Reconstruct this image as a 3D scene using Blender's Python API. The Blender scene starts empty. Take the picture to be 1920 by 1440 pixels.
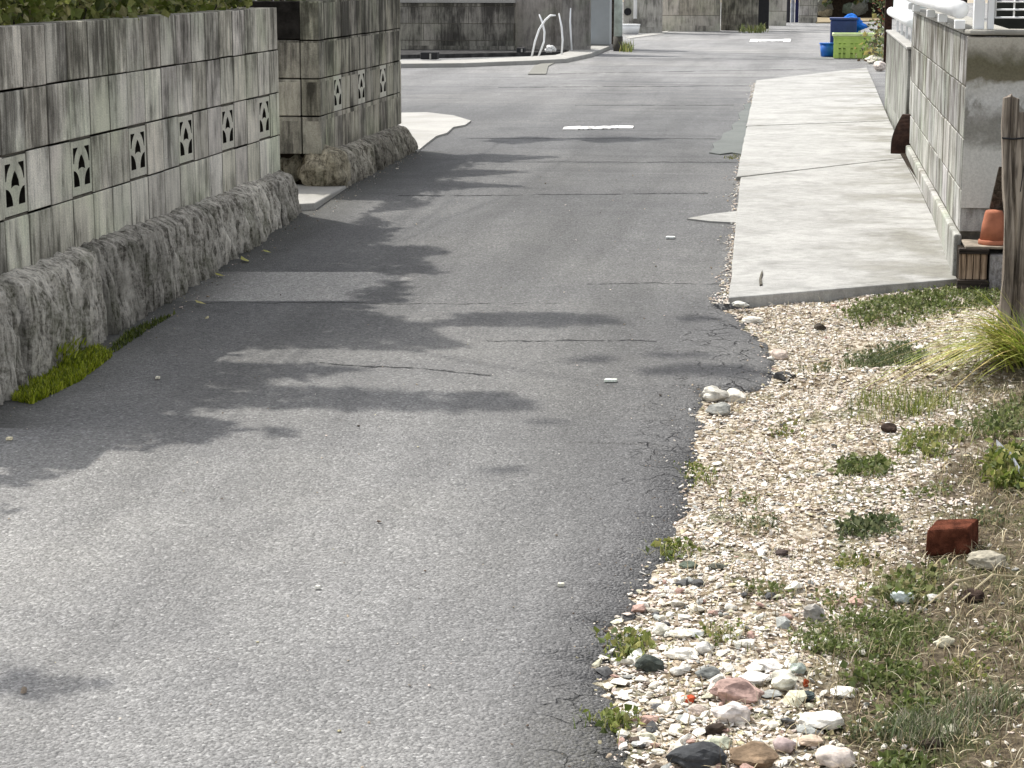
import bpy, math, random
import numpy as np
from mathutils import Vector, noise, Matrix
random.seed(7); rng = np.random.default_rng(7)
D = bpy.data; C = bpy.context.scene.collection; S = bpy.context.scene
R = math.radians

# ---------------- camera, world, sun, exposure ----------------
F = 3883.; CX, CY = 960., 720.; H = 1.40                      # focal length in pixels of the 1920 photo, lens height
PITCH = R(11.344); YAW = R(8.048)
cam = D.objects.new('camera', D.cameras.new('camera')); C.objects.link(cam); S.camera = cam
cam.location = (0, 0, H); cam.rotation_euler = (math.pi/2 - PITCH, 0, YAW)
cam.data.sensor_width = 36; cam.data.lens = 36*F/1920; cam.data.clip_end = 600; cam.data.clip_start = .1
SUN_DIR = Vector((-.445, .335, .83)).normalized()             # towards the sun
w = D.worlds.new('World'); S.world = w; w.use_nodes = True
sky = w.node_tree.nodes.new('ShaderNodeTexSky'); sky.sky_type = 'NISHITA'; sky.sun_disc = False
sky.sun_elevation = math.asin(SUN_DIR.z); sky.sun_rotation = math.atan2(SUN_DIR.x, SUN_DIR.y)
sky.dust_density = 2.5; sky.air_density = .8; sky.ozone_density = .6
bg = w.node_tree.nodes['Background']; bg.inputs[1].default_value = .128
hs = w.node_tree.nodes.new('ShaderNodeHueSaturation'); hs.inputs['Saturation'].default_value = .22     # a sky half full of white cloud
w.node_tree.links.new(sky.outputs[0], hs.inputs['Color']); w.node_tree.links.new(hs.outputs[0], bg.inputs[0])
sl = D.lights.new('sun', 'SUN'); sl.energy = 2.15; sl.angle = R(.8); sl.color = (1, .965, .9)
sun = D.objects.new('sun', sl); C.objects.link(sun)
sun.rotation_euler = SUN_DIR.to_track_quat('Z', 'Y').to_euler(); sun.location = (-6, 6, 12)
S.view_settings.view_transform = 'Standard'; S.view_settings.look = 'None'
S.view_settings.exposure = 1.25; S.view_settings.gamma = 1

# ---------------- surveying helpers: a sight line meets the ground or an upright plane ----------------
sp, cp, st, ct = math.sin(PITCH), math.cos(PITCH), math.sin(YAW), math.cos(YAW)
FW = Vector((-st*cp, ct*cp, -sp)); RT = Vector((ct, st, 0)); UP = Vector((-st*sp, ct*sp, cp))
PR = [(-50, -.1), (3, -.02), (6, .08), (8.4, .15), (9.8, .22), (11, .25), (13, .27), (20, .3), (900, .3)]
def zr(y):
    for (a, b), (c, d) in zip(PR, PR[1:]):
        if y <= c: return b + (d-b)*(y-a)/(c-a)
    return .3
def ray(px, py): return FW + RT*((px-CX)/F) + UP*((CY-py)/F)
def GP(px, py, dz=0):
    z = 0.; r = ray(px, py)
    for i in range(50):
        t = (z-H)/r.z; z = .5*z + .5*(zr(r.y*t)+dz)
    t = (z-H)/r.z
    return Vector((r.x*t, r.y*t, z))
def on_y(px, py, y):
    r = ray(px, py); t = y/r.y
    return Vector((r.x*t, y, H+r.z*t))
def on_x(px, py, x):
    r = ray(px, py); t = x/r.x
    return Vector((x, r.y*t, H+r.z*t))

# ---------------- mesh helpers ----------------
def tag(o, label=None, cat=None, group=None, kind=None):
    for k, v in (('label', label), ('category', cat), ('group', group), ('kind', kind)):
        if v: o[k] = v
    return o
def thing(name, label, cat, loc=(0, 0, 0), group=None):
    o = D.objects.new(name, None); o.location = loc; C.objects.link(o); o.empty_display_size = .1
    return tag(o, label, cat, group)
def wloc(o):
    v = Vector((0, 0, 0))
    while o: v += o.location; o = o.parent
    return v
class MB:
    def __init__(s): s.v = []; s.f = []; s.c = []; s.col = (1, 1, 1)
    def add(s, vs, fs, col=None):
        n = len(s.v); s.v += [tuple(p) for p in vs]; s.f += [tuple(i+n for i in q) for q in fs]
        s.c += [col or s.col]*len(vs); return s
    def box(s, x0, x1, y0, y1, z0, z1, col=None):
        return s.add([(x0,y0,z0),(x1,y0,z0),(x1,y1,z0),(x0,y1,z0),(x0,y0,z1),(x1,y0,z1),(x1,y1,z1),(x0,y1,z1)],
              [(0,3,2,1),(4,5,6,7),(0,1,5,4),(1,2,6,5),(2,3,7,6),(3,0,4,7)], col)
    def prism(s, pts, z0, z1, col=None):                       # pts counter-clockwise in plan
        n = len(pts)
        vs = [(p[0], p[1], z0 if not callable(z0) else z0(p[1])) for p in pts] + [(p[0], p[1], z1 if not callable(z1) else z1(p[1])) for p in pts]
        return s.add(vs, [tuple(range(n-1, -1, -1)), tuple(range(n, 2*n))] + [(i, (i+1) % n, n+(i+1) % n, n+i) for i in range(n)], col)
    def tube(s, pts, rad, n=8, col=None, caps=True):
        pts = [Vector(p) for p in pts]; rings = []
        for i, p in enumerate(pts):
            d = (pts[min(i+1, len(pts)-1)] - pts[max(i-1, 0)]).normalized()
            a = d.cross(Vector((.3, .9, .2)) if abs(d.y) < .9 else Vector((1, 0, .1))).normalized(); b = d.cross(a)
            r = rad[i] if isinstance(rad, (list, tuple)) else rad
            rings.append([p + (a*math.cos(t)+b*math.sin(t))*r for t in [2*math.pi*k/n for k in range(n)]])
        vs = [q for r_ in rings for q in r_]; fs = []
        for i in range(len(rings)-1):
            for k in range(n): fs.append((i*n+k, i*n+(k+1) % n, (i+1)*n+(k+1) % n, (i+1)*n+k))
        if caps: fs += [tuple(range(n-1, -1, -1)), tuple(range((len(rings)-1)*n, len(rings)*n))]
        return s.add(vs, fs, col)
    def build(s, name, mat, parent=None, loc=None, smooth=False, bevel=0):
        me = D.meshes.new(name)
        off = wloc(parent) + (Vector(loc) if loc is not None else Vector())
        me.from_pydata([(x-off.x, y-off.y, z-off.z) for x, y, z in s.v], [], s.f)
        at = me.color_attributes.new('Col', 'FLOAT_COLOR', 'POINT')
        at.data.foreach_set('color', np.hstack([np.array(s.c, dtype=np.float32).reshape(-1, 3), np.ones((len(s.c), 1), np.float32)]).ravel())
        me.materials.append(mat); me.update()
        if smooth: me.polygons.foreach_set('use_smooth', [True]*len(me.polygons))
        o = D.objects.new(name, me); C.objects.link(o)
        if parent: o.parent = parent
        if loc is not None: o.location = loc
        if bevel:
            b = o.modifiers.new('bevel', 'BEVEL'); b.width = bevel; b.segments = 2; b.limit_method = 'ANGLE'; b.angle_limit = R(40)
        return o
def grow(vs, fs, cs, name, mat, parent=None, loc=None, smooth=False):      # numpy arrays -> mesh
    m = D.meshes.new(name); vs = np.asarray(vs, np.float32); fs = np.asarray(fs, np.int32)
    off = wloc(parent) + (Vector(loc) if loc is not None else Vector())
    vs = vs - np.array(off, np.float32)
    m.vertices.add(len(vs)); m.vertices.foreach_set('co', vs.ravel())
    k = fs.shape[1]; m.loops.add(fs.size); m.loops.foreach_set('vertex_index', fs.ravel())
    m.polygons.add(len(fs)); m.polygons.foreach_set('loop_start', np.arange(0, fs.size, k, dtype=np.int32))
    m.polygons.foreach_set('use_smooth', np.full(len(fs), smooth))
    m.update(calc_edges=True); m.validate()
    at = m.color_attributes.new('Col', 'FLOAT_COLOR', 'POINT')
    at.data.foreach_set('color', np.hstack([np.asarray(cs, np.float32), np.ones((len(cs), 1), np.float32)]).ravel())
    m.materials.append(mat); o = D.objects.new(name, m); C.objects.link(o)
    if parent: o.parent = parent
    if loc is not None: o.location = loc
    return o

# ---------------- material helpers ----------------
class NT:
    def __init__(s, name, rough=.9, spec=.3):
        s.m = D.materials.new(name); s.m.use_nodes = True; s.t = s.m.node_tree
        s.b = s.t.nodes['Principled BSDF']; s.b.inputs['Roughness'].default_value = rough
        s.b.inputs['Specular IOR Level'].default_value = spec
        s.pos = s.n('ShaderNodeNewGeometry').outputs['Position']
    def n(s, t, **k):
        o = s.t.nodes.new(t)
        for a, b in k.items(): setattr(o, a, b)
        return o
    def lk(s, a, b): s.t.links.new(a, b)
    def put(s, sock, v):
        if hasattr(v, 'links'): s.lk(v, sock)
        else: sock.default_value = v
    def scale(s, v, sc, off=(0, 0, 0)):
        o = s.n('ShaderNodeMapping'); s.lk(v, o.inputs[0]); o.inputs['Scale'].default_value = sc; o.inputs['Location'].default_value = off
        return o.outputs[0]
    def noise(s, sc, vec=None, det=4, rough=.6, dist=0, col=False):
        o = s.n('ShaderNodeTexNoise'); s.lk(vec or s.pos, o.inputs['Vector']); o.inputs['Scale'].default_value = sc
        o.inputs['Detail'].default_value = det; o.inputs['Roughness'].default_value = rough; o.inputs['Distortion'].default_value = dist
        return o.outputs['Color' if col else 'Fac']
    def vor(s, sc, vec=None, feat='F1', out='Distance', rnd=1):
        o = s.n('ShaderNodeTexVoronoi', feature=feat); s.lk(vec or s.pos, o.inputs['Vector']); o.inputs['Scale'].default_value = sc
        o.inputs['Randomness'].default_value = rnd
        return o.outputs[out]
    def math(s, op, a, b=0., c=0., clamp=False):
        o = s.n('ShaderNodeMath', operation=op, use_clamp=clamp); s.put(o.inputs[0], a); s.put(o.inputs[1], b); s.put(o.inputs[2], c)
        return o.outputs[0]
    def ramp(s, v, stops, interp='LINEAR'):
        o = s.n('ShaderNodeValToRGB'); s.lk(v, o.inputs[0]); e = o.color_ramp.elements; o.color_ramp.interpolation = interp
        e[0].position = stops[0][0]; e[1].position = stops[-1][0]
        for p, c in stops[1:-1]: e.new(p)
        for i, (p, c) in enumerate(stops):
            e[i].color = (c, c, c, 1) if isinstance(c, (int, float)) else (*c, 1)
        return o.outputs[0]
    def mix(s, f, a, b, mode='MIX'):
        o = s.n('ShaderNodeMix', data_type='RGBA', blend_type=mode); o.clamp_factor = True
        s.put(o.inputs[0], f); s.put(o.inputs[6], a if hasattr(a, 'links') else (*a, 1)); s.put(o.inputs[7], b if hasattr(b, 'links') else (*b, 1))
        return o.outputs[2]
    def smooth(s, v, a, b):                                     # 0 at a, 1 at b
        o = s.n('ShaderNodeMapRange', interpolation_type='SMOOTHSTEP'); s.lk(v, o.inputs[0])
        o.inputs[1].default_value = a; o.inputs[2].default_value = b
        return o.outputs[0]
    def xyz(s):
        o = s.n('ShaderNodeSeparateXYZ'); s.lk(s.pos, o.inputs[0]); return o.outputs
    def attr(s, name='Col'):
        o = s.n('ShaderNodeAttribute', attribute_name=name); return o.outputs['Color']
    def fin(s, col, bump=None, dist=.002, strength=1):
        s.put(s.b.inputs['Base Color'], col if hasattr(col, 'links') else (*col, 1))
        if bump is not None:
            o = s.n('ShaderNodeBump'); s.lk(bump, o.inputs['Height']); o.inputs['Distance'].default_value = dist; o.inputs['Strength'].default_value = strength
            s.lk(o.outputs[0], s.b.inputs['Normal'])
        return s.m

def m_plain(name, col, rough=.6, var=.25, sc=12, spec=.4, bump=.0008, metal=0):
    t = NT(name, rough, spec); n = t.noise(sc, det=6)
    c = t.mix(t.smooth(n, .3, .75), tuple(x*(1-var) for x in col), tuple(min(1, x*(1+var*.6)) for x in col))
    t.b.inputs['Metallic'].default_value = metal
    return t.fin(c, t.noise(sc*12), bump)
def m_attr(name, rough=.85, spec=.25, bump=.0015, trans=0, sc=90, var=.35):
    t = NT(name, rough, spec); n = t.noise(sc, det=4)
    c = t.mix(1, t.attr(), t.ramp(n, [(.3, 1-var), (.7, 1+var*.4)]), 'MULTIPLY')
    m = t.fin(c, n, bump)
    if trans:
        tr = t.n('ShaderNodeBsdfTranslucent'); t.lk(c, tr.inputs[0]); mx = t.n('ShaderNodeMixShader'); mx.inputs[0].default_value = trans
        t.lk(t.b.outputs[0], mx.inputs[1]); t.lk(tr.outputs[0], mx.inputs[2]); t.lk(mx.outputs[0], t.t.nodes['Material Output'].inputs[0])
    return m
def m_block(name, light=(.68, .645, .56), dark=(.125, .117, .098), amount=0., top=1.2, base=.4, topw=.22, sat=1, thr=.5, row0=.4, rowh=.2055, joint=None):
    t = NT(name, .95, .15); X = t.xyz()
    row = t.math('FLOOR', t.math('DIVIDE', t.math('SUBTRACT', X[2], row0), rowh))       # every course has weathered on its own
    cb = t.n('ShaderNodeCombineXYZ'); t.lk(t.math('ADD', X[0], t.math('MULTIPLY', row, 7.3)), cb.inputs[0]); t.lk(t.math('ADD', X[1], t.math('MULTIPLY', row, 3.1)), cb.inputs[1]); t.lk(X[2], cb.inputs[2]); P = cb.outputs[0]
    st = t.noise(1, t.scale(P, (11, 11, 1.5)), 5, .58, .35)
    st2 = t.noise(1, t.scale(P, (30, 30, 4.2), (3, 5, 1)), 4, .65, .6)
    bl = t.noise(4.2, t.scale(P, (1, 1, .8)), det=5, rough=.6); fine = t.noise(160, det=3, rough=.7)
    zt = t.smooth(X[2], top-topw*2.2, top); zb = t.smooth(X[2], base+.16, base)
    f = t.math('ADD', t.math('MULTIPLY', st, .52), t.math('MULTIPLY', st2, .48))
    f = t.math('ADD', f, t.math('MULTIPLY', t.math('SUBTRACT', bl, .5), .62))
    f = t.math('SUBTRACT', f, t.math('MULTIPLY', zt, .10)); f = t.math('SUBTRACT', f, t.math('MULTIPLY', zb, .06))
    f = t.math('SUBTRACT', f, amount)
    mid = tuple(a*.5+b*.5 for a, b in zip(light, dark))
    f = t.math('ADD', f, .05)
    c = t.ramp(f, [(thr-.17, dark), (thr-.07, tuple(a*.32+b*.68 for a, b in zip(light, dark))), (thr-.01, tuple(x*.72 for x in light)), (thr+.07, light), (thr+.17, tuple(min(1, x*1.22) for x in light))])
    tint = t.noise(2.1, t.scale(t.pos, (1, 1, 1), (9, 2, 4)), 2)
    c = t.mix(t.smooth(tint, .45, .75), c, t.mix(1, c, (.93, 1., .9), 'MULTIPLY'))
    c = t.mix(1, c, t.attr(), 'MULTIPLY')
    c = t.mix(1, c, t.ramp(fine, [(.3, .72), (.7, 1.12)]), 'MULTIPLY')
    if joint:                                                # dirt settled in the upright joints
        u = t.math('FRACT', t.math('DIVIDE', t.math('SUBTRACT', X[1], joint[0]), joint[1])); u = t.math('ABSOLUTE', t.math('SUBTRACT', u, .5))
        jm = t.math('MULTIPLY', t.smooth(t.math('ADD', u, t.math('MULTIPLY', bl, .03)), .484, .5), .75)
        c = t.mix(jm, c, tuple(x*.9 for x in dark))
    h = t.math('ADD', fine, t.math('MULTIPLY', st2, .6))
    return t.fin(c, h, .004)
def m_rock(name, a, b, sc=7, green=0):
    t = NT(name, .95, .2); X = t.xyz()
    n = t.noise(1, t.scale(t.pos, (sc*3.8, sc*3.8, sc*.55)), 7, .75, .8); n2 = t.noise(60, det=5, rough=.8)
    f = t.math('ADD', t.math('MULTIPLY', n, .6), t.math('MULTIPLY', n2, .4))
    c = t.ramp(f, [(.33, tuple(x*.28 for x in b)), (.43, b), (.52, a), (.62, tuple(min(1, x*1.5) for x in a)), (.72, tuple(min(1, x*2.1) for x in a))])
    if green:
        g = t.noise(6, det=4); c = t.mix(t.math('MULTIPLY', t.smooth(g, .48, .7), green), c, (.06, .075, .02))
    c = t.mix(1, c, t.attr(), 'MULTIPLY')
    return t.fin(c, f, .02)

def asphalt():
    t = NT('asphalt', .88, .35); X = t.xyz()
    wob = t.noise(2.2, det=4)
    big = t.noise(.55, det=4, rough=.55); mid = t.noise(3.2, det=5)
    # the paving is paler and rougher nearest the camera and along the wheel paths
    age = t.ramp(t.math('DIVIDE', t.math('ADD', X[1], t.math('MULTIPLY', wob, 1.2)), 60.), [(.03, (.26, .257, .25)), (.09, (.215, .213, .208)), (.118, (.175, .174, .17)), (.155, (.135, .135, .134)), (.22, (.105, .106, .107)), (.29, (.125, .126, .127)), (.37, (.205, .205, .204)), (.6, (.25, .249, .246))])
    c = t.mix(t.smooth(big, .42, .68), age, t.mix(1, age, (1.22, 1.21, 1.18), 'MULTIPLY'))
    # the strip that borders the loose gravel is darker and broken up
    edge = t.smooth(t.math('ADD', X[0], t.math('MULTIPLY', mid, .5)), -.62, -.1)
    near = t.math('SUBTRACT', 1., t.smooth(X[1], 7.4, 8.4))
    e2 = t.math('MULTIPLY', edge, near)
    c = t.mix(t.math('MULTIPLY', e2, .75), c, t.mix(1, c, (.58, .58, .6), 'MULTIPLY'))
    c = t.mix(t.smooth(mid, .35, .7), t.mix(1, c, (.86, .86, .87), 'MULTIPLY'), c)
    trk = t.noise(1, t.scale(t.pos, (1.9, .22, 1), (2.3, 0, 0)), 4, .6, .4); c = t.mix(1, c, t.ramp(trk, [(.34, .78), (.5, 1.0), (.66, 1.16)]), 'MULTIPLY')
    blo = t.noise(7, det=5, rough=.7); c = t.mix(t.smooth(blo, .62, .74), c, t.mix(1, c, (.7, .7, .71), 'MULTIPLY'))
    # faint dark and pale cross streaks far down the lane
    streak = t.noise(1, t.scale(t.pos, (.55, 3.6, 1)), 5, .7, .5)
    rf = t.math('MULTIPLY', t.smooth(X[1], 8.5, 12), t.smooth(streak, .5, .36))
    c = t.mix(t.math('MULTIPLY', rf, .35), c, (.05, .051, .055))
    rl = t.math('MULTIPLY', t.smooth(X[1], 9, 13), t.smooth(streak, .6, .72))
    c = t.mix(t.math('MULTIPLY', rl, .25), c, (.24, .24, .235))
    # sunlit gap in the wall's shade, painted as a paler band
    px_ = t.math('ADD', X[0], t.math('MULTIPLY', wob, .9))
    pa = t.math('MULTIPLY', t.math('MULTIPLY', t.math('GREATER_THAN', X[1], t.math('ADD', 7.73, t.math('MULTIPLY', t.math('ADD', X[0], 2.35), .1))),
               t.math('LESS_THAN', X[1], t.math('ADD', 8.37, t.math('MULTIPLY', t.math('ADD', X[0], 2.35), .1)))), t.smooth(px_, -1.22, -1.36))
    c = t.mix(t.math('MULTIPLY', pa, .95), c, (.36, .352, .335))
    # stone grains
    g1 = t.vor(150, out='Color'); s1 = t.n('ShaderNodeSeparateColor'); t.lk(g1, s1.inputs[0])
    gd = t.vor(150); g2 = t.noise(95, det=5, rough=.75)
    gr = t.ramp(s1.outputs[0], [(0, .62), (.3, .82), (.62, 1.0), (.86, 1.2), (.97, 1.4), (1, 1.8)])
    c = t.mix(.85, c, t.mix(1, c, gr, 'MULTIPLY'))
    c = t.mix(1, c, t.ramp(g2, [(.3, .6), (.46, .93), (.6, 1.12), (.75, 1.5)]), 'MULTIPLY')
    # cracks
    wv = t.n('ShaderNodeVectorMath', operation='ADD'); t.lk(t.pos, wv.inputs[0])
    wn = t.n('ShaderNodeVectorMath', operation='SCALE'); t.lk(t.noise(9, det=3, col=True), wn.inputs[0]); wn.inputs['Scale'].default_value = .09; t.lk(wn.outputs[0], wv.inputs[1])
    cr = t.vor(9.5, wv.outputs[0], 'DISTANCE_TO_EDGE'); crk = t.math('MULTIPLY', t.smooth(cr, .03, .006), t.smooth(t.noise(13, det=3), .4, .55))
    zone = t.math('MULTIPLY', t.smooth(t.math('ADD', X[0], t.math('MULTIPLY', mid, .5)), -.26, -.06), near)
    zone = t.math('MULTIPLY', zone, t.smooth(t.noise(1.7, det=2), .42, .55))
    ck = t.math('MULTIPLY', crk, zone)
    for (xa, ya, xb, yb, wd) in [(-2.3, 7.72, -.93, 7.86, .009), (-.86, 8.3, -.28, 8.38, .012), (-1.6, 6.72, -.98, 6.60, .011), (-1.1, 7.15, -.5, 7.2, .01),
                                 (-2.1, 10.6, -.5, 10.9, .02), (-1.8, 12.3, -.4, 12.5, .03), (-2.3, 13.9, -.6, 14.1, .03), (-1.9, 17.2, -.6, 17.4, .05), (-2.9, 19.6, -.2, 20.2, .07),
                                 (-2.8, 22.1, .1, 23.6, .07), (-2.2, 26, .9, 26.3, .1)]:
        k = (yb-ya)/(xb-xa); dx = t.math('SUBTRACT', X[0], xa)
        dd = t.math('ABSOLUTE', t.math('ADD', t.math('SUBTRACT', X[1], t.math('ADD', ya-.03, t.math('MULTIPLY', dx, k))), t.math('MULTIPLY', t.math('SUBTRACT', .5, t.noise(6, det=4)), .12)))
        mk = t.math('MULTIPLY', t.smooth(dd, wd, wd*.35), t.math('MULTIPLY', t.math('GREATER_THAN', X[0], xa), t.math('LESS_THAN', X[0], xb)))
        mk = t.math('MULTIPLY', mk, t.smooth(t.noise(11, det=4, rough=.7), .4, .52))
        ck = t.math('MAXIMUM', ck, mk)
    c = t.mix(ck, c, (.025, .025, .027))
    # mossy dirt plus painted contact shade along left kerb stones; dirt near right edge
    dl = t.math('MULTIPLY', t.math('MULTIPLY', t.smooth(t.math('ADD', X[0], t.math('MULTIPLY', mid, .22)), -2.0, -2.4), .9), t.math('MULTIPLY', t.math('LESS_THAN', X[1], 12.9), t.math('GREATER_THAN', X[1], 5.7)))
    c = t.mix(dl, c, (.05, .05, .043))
    dm = t.math('MULTIPLY', t.math('MULTIPLY', t.smooth(X[1], 4.05, 3.6), t.smooth(X[0], -.62, -.3)), t.smooth(g2, .42, .55))
    c = t.mix(t.math('MULTIPLY', dm, .75), c, (.06, .058, .045))
    h = t.math('SUBTRACT', t.math('ADD', t.math('MULTIPLY', gd, -1.), g2), t.math('MULTIPLY', ck, 4.))
    return t.fin(c, h, .0045)
def concrete(name, base=(.5, .49, .45), stain=(.3, .27, .2), sc=1., lines=True):
    t = NT(name, .9, .25); X = t.xyz()
    n = t.noise(1, t.scale(t.pos, (2.6*sc, 3.4*sc, 2)), 7, .6, .3); f = t.noise(150, det=3, rough=.7); l = t.noise(1, t.scale(t.pos, (22, 60, 8)), 3, .6, .2)
    c = t.ramp(n, [(.3, tuple(a*.5+b*.5 for a, b in zip(base, stain))), (.42, tuple(x*.88 for x in base)), (.55, base), (.75, tuple(min(1, x*1.12) for x in base))])
    if lines:
        rt_ = t.math('MULTIPLY', t.smooth(X[0], -.02, .58), t.smooth(n, .56, .38)); c = t.mix(t.math('MULTIPLY', rt_, .8), c, stain)
        c = t.mix(1, c, t.ramp(l, [(.3, .86), (.6, 1.06)]), 'MULTIPLY')
        mt = t.noise(11, det=5, rough=.7); c = t.mix(1, c, t.ramp(mt, [(.32, .82), (.55, 1.03)]), 'MULTIPLY')
    c = t.mix(1, c, t.ramp(f, [(.3, .85), (.7, 1.08)]), 'MULTIPLY'); sp_ = t.noise(26, det=2); c = t.mix(t.smooth(sp_, .76, .8), c, (.1, .08, .06))
    return t.fin(c, t.math('ADD', f, l), .0018)
def soil():
    t = NT('gravelly soil', .95, .15); X = t.xyz()
    n = t.noise(2.4, det=6, rough=.7); g = t.noise(38, det=6, rough=.8); v = t.vor(75, out='Color'); s_ = t.n('ShaderNodeSeparateColor'); t.lk(v, s_.inputs[0])
    pale = t.ramp(t.math('ADD', t.math('MULTIPLY', g, .6), t.math('MULTIPLY', s_.outputs[0], .4)), [(.25, (.1, .075, .045)), (.42, (.24, .185, .125)), (.56, (.48, .42, .33)), (.72, (.7, .64, .54))])
    dark = t.ramp(g, [(.32, (.03, .024, .016)), (.48, (.1, .078, .052)), (.6, (.19, .155, .105)), (.74, (.34, .29, .21))])
    bd = t.math('SUBTRACT', X[0], t.math('SUBTRACT', t.math('MULTIPLY', t.math('SUBTRACT', X[1], 3.6), .19), .07))
    f = t.smooth(t.math('ADD', bd, t.math('MULTIPLY', t.math('SUBTRACT', n, .5), .55)), .0, .17)
    c = t.mix(f, pale, dark); gr = t.noise(5.5, t.scale(t.pos, (1, .8, 1), (4, 4, 4)), 5)
    c = t.mix(t.math('MULTIPLY', t.smooth(gr, .5, .66), .6), c, (.05, .07, .018))
    return t.fin(c, t.math('ADD', g, t.math('MULTIPLY', s_.outputs[0], .5)), .012)
def wood(name, a, b, along='z'):
    t = NT(name, .9, .2); s3 = {'z': (60, 60, 2.2), 'x': (2.2, 60, 60)}[along]
    n = t.noise(1, t.scale(t.pos, s3), 6, .7, .6); n2 = t.noise(7, det=3)
    c = t.ramp(n, [(.32, tuple(x*.3 for x in b)), (.45, b), (.56, a), (.7, tuple(min(1, x*1.4) for x in a))]); c = t.mix(t.smooth(n2, .4, .7), c, t.mix(1, c, (.7, .68, .66), 'MULTIPLY'))
    return t.fin(c, n, .006)

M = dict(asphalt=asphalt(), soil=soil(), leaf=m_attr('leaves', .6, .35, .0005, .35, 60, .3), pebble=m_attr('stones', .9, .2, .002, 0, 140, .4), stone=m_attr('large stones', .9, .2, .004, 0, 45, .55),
  straw=m_attr('dry straw', .8, .2, .0003, .15, 50, .3), dirt=m_plain('dark garden soil', (.035, .026, .018), .95, .5, 20, .1, .01),
  wall=m_block('weathered concrete block', joint=(6.36, .2117)), wall2=m_block('darker weathered block', (.43, .405, .335), (.075, .07, .058), .05, joint=(11.115, .2067)),
  mortar=m_plain('dark mortar', (.12, .11, .09), .95, .4, 30, .1), deco=m_block('pale pierced block', (.5, .48, .41), (.16, .15, .13), -.08, thr=.42),
  granite=m_rock('rough granite', (.56, .53, .475), (.17, .158, .135), 6, .4), granite2=m_rock('rough dark granite', (.45, .42, .36), (.15, .135, .11), 6, .25),
  rwall=m_block('rain streaked pale block', (.43, .425, .4), (.1, .09, .07), .05, 1.15, .2, .3, thr=.475, row0=.325, rowh=.205), slab=concrete('sunlit paving concrete', (.345, .342, .325), (.2, .193, .165)),
  white=m_plain('white painted aluminium', (.82, .83, .83), .35, .05, 6, .5, .0002), conc=concrete('plain concrete', (.35, .342, .32), (.26, .25, .21), 1, False),
  black=m_plain('black rubber', (.012, .012, .014), .8, .3, 20), terracotta=m_plain('terracotta', (.37, .14, .08), .8, .25, 25, .2), rust=m_plain('rusty brown steel', (.035, .016, .01), .85, .6, 30, .2, .002),
  brick=m_plain('red brick', (.2, .068, .04), .97, .6, 38, .05, .012), post=wood('weathered grey timber', (.3, .26, .215), (.13, .11, .09)), board=wood('brown weathered boards', (.46, .34, .24), (.2, .14, .095)), darkwood=wood('dark old timber', (.07, .055, .045), (.025, .02, .016), 'x'))

# ---------------- the setting: ground, road, pavement ----------------
def grid(name, mat, xs_of_y, ys, zf, skirt=0, kind='structure', smooth=True, nx=30):
    b = MB(); n = nx
    for y in ys:
        x0, x1 = xs_of_y(y)
        for i in range(n+1):
            x = x0+(x1-x0)*i/n; b.v.append((x, y, zf(x, y)))
    for j in range(len(ys)-1):
        for i in range(n): b.f.append((j*(n+1)+i, j*(n+1)+i+1, (j+1)*(n+1)+i+1, (j+1)*(n+1)+i))
    if skirt:
        for col in (n,):
            base = len(b.v)
            for j, y in enumerate(ys):
                v = b.v[j*(n+1)+col]; b.v.append((v[0]+.004, v[1], v[2]-skirt))
            for j in range(len(ys)-1): b.f.append((j*(n+1)+col, base+j, base+j+1, (j+1)*(n+1)+col))
    b.c = [(1, 1, 1)]*len(b.v)
    o = b.build(name, mat, smooth=smooth); return tag(o, kind=kind)
grid('ground', M['soil'], lambda y: (-150, 150), [-40, -10, 0, 3, 6, 8.4, 9.8, 11, 13, 20, 40, 80, 200, 500], lambda x, y: zr(y)-.12, nx=12)
EDGE = [(1.0, -.22), (3.2, -.2), (3.4, -.235), (3.6, -.27), (3.8, -.31), (4.05, -.363), (4.25, -.358), (4.45, -.33), (4.7, -.297), (4.95, -.31), (5.14, -.286), (5.78, -.279), (6.48, -.302), (6.50, -.30), (6.53, -.12), (6.7, -.067), (6.95, -.09), (7.22, -.112), (7.5, -.19), (7.9, -.289), (7.93, -.2), (21, -.2)]
def edge_x(y):
    for (a, b), (c, d) in zip(EDGE, EDGE[1:]):
        if a <= y <= c: x = b+(d-b)*(y-a)/(c-a); break
    else: return -.2
    k = .06 if y < 5.0 else .028
    return x + (noise.noise(Vector((y*9, 3.3, 0)))*k + noise.noise(Vector((y*31, 1.3, 0)))*k*.6 if y < 7.9 else 0)
ys = [1, 2, 3] + list(np.arange(3.05, 8.1, .022)) + list(np.arange(8.2, 21, .4)) + [21, 24, 30, 38, 50, 70]
def zroad(x, y):
    e = max(0, min(1, (x-edge_x(y)+.16)/.16)) if y < 7.9 else 0
    return zr(y) + .004*noise.noise(Vector((x*1.5, y*1.5, 0))) - .022*e*e + (.006*noise.noise(Vector((x*14, y*14, 2))) if e > 0 else 0)
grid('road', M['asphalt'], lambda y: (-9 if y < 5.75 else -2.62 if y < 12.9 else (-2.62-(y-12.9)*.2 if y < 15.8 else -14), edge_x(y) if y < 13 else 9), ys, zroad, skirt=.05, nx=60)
def zverge(x, y):
    n = (noise.noise(Vector((x*3, y*3, 5)))*.02 + noise.noise(Vector((x*11, y*11, 1)))*.008)*max(0, min(1, (x-edge_x(y)-.02)/.15))
    return zr(y) - .022 + max(0, x+.1)*.045 + n + (.03*math.exp(-((y-6.62-.22*(x+.1))/.09)**2) if x > -.05 else 0)
grid('gravel_verge', M['soil'], lambda y: (-.55, 3.2), list(np.arange(2.2, 8.62, .05)), zverge, nx=75)
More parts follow.
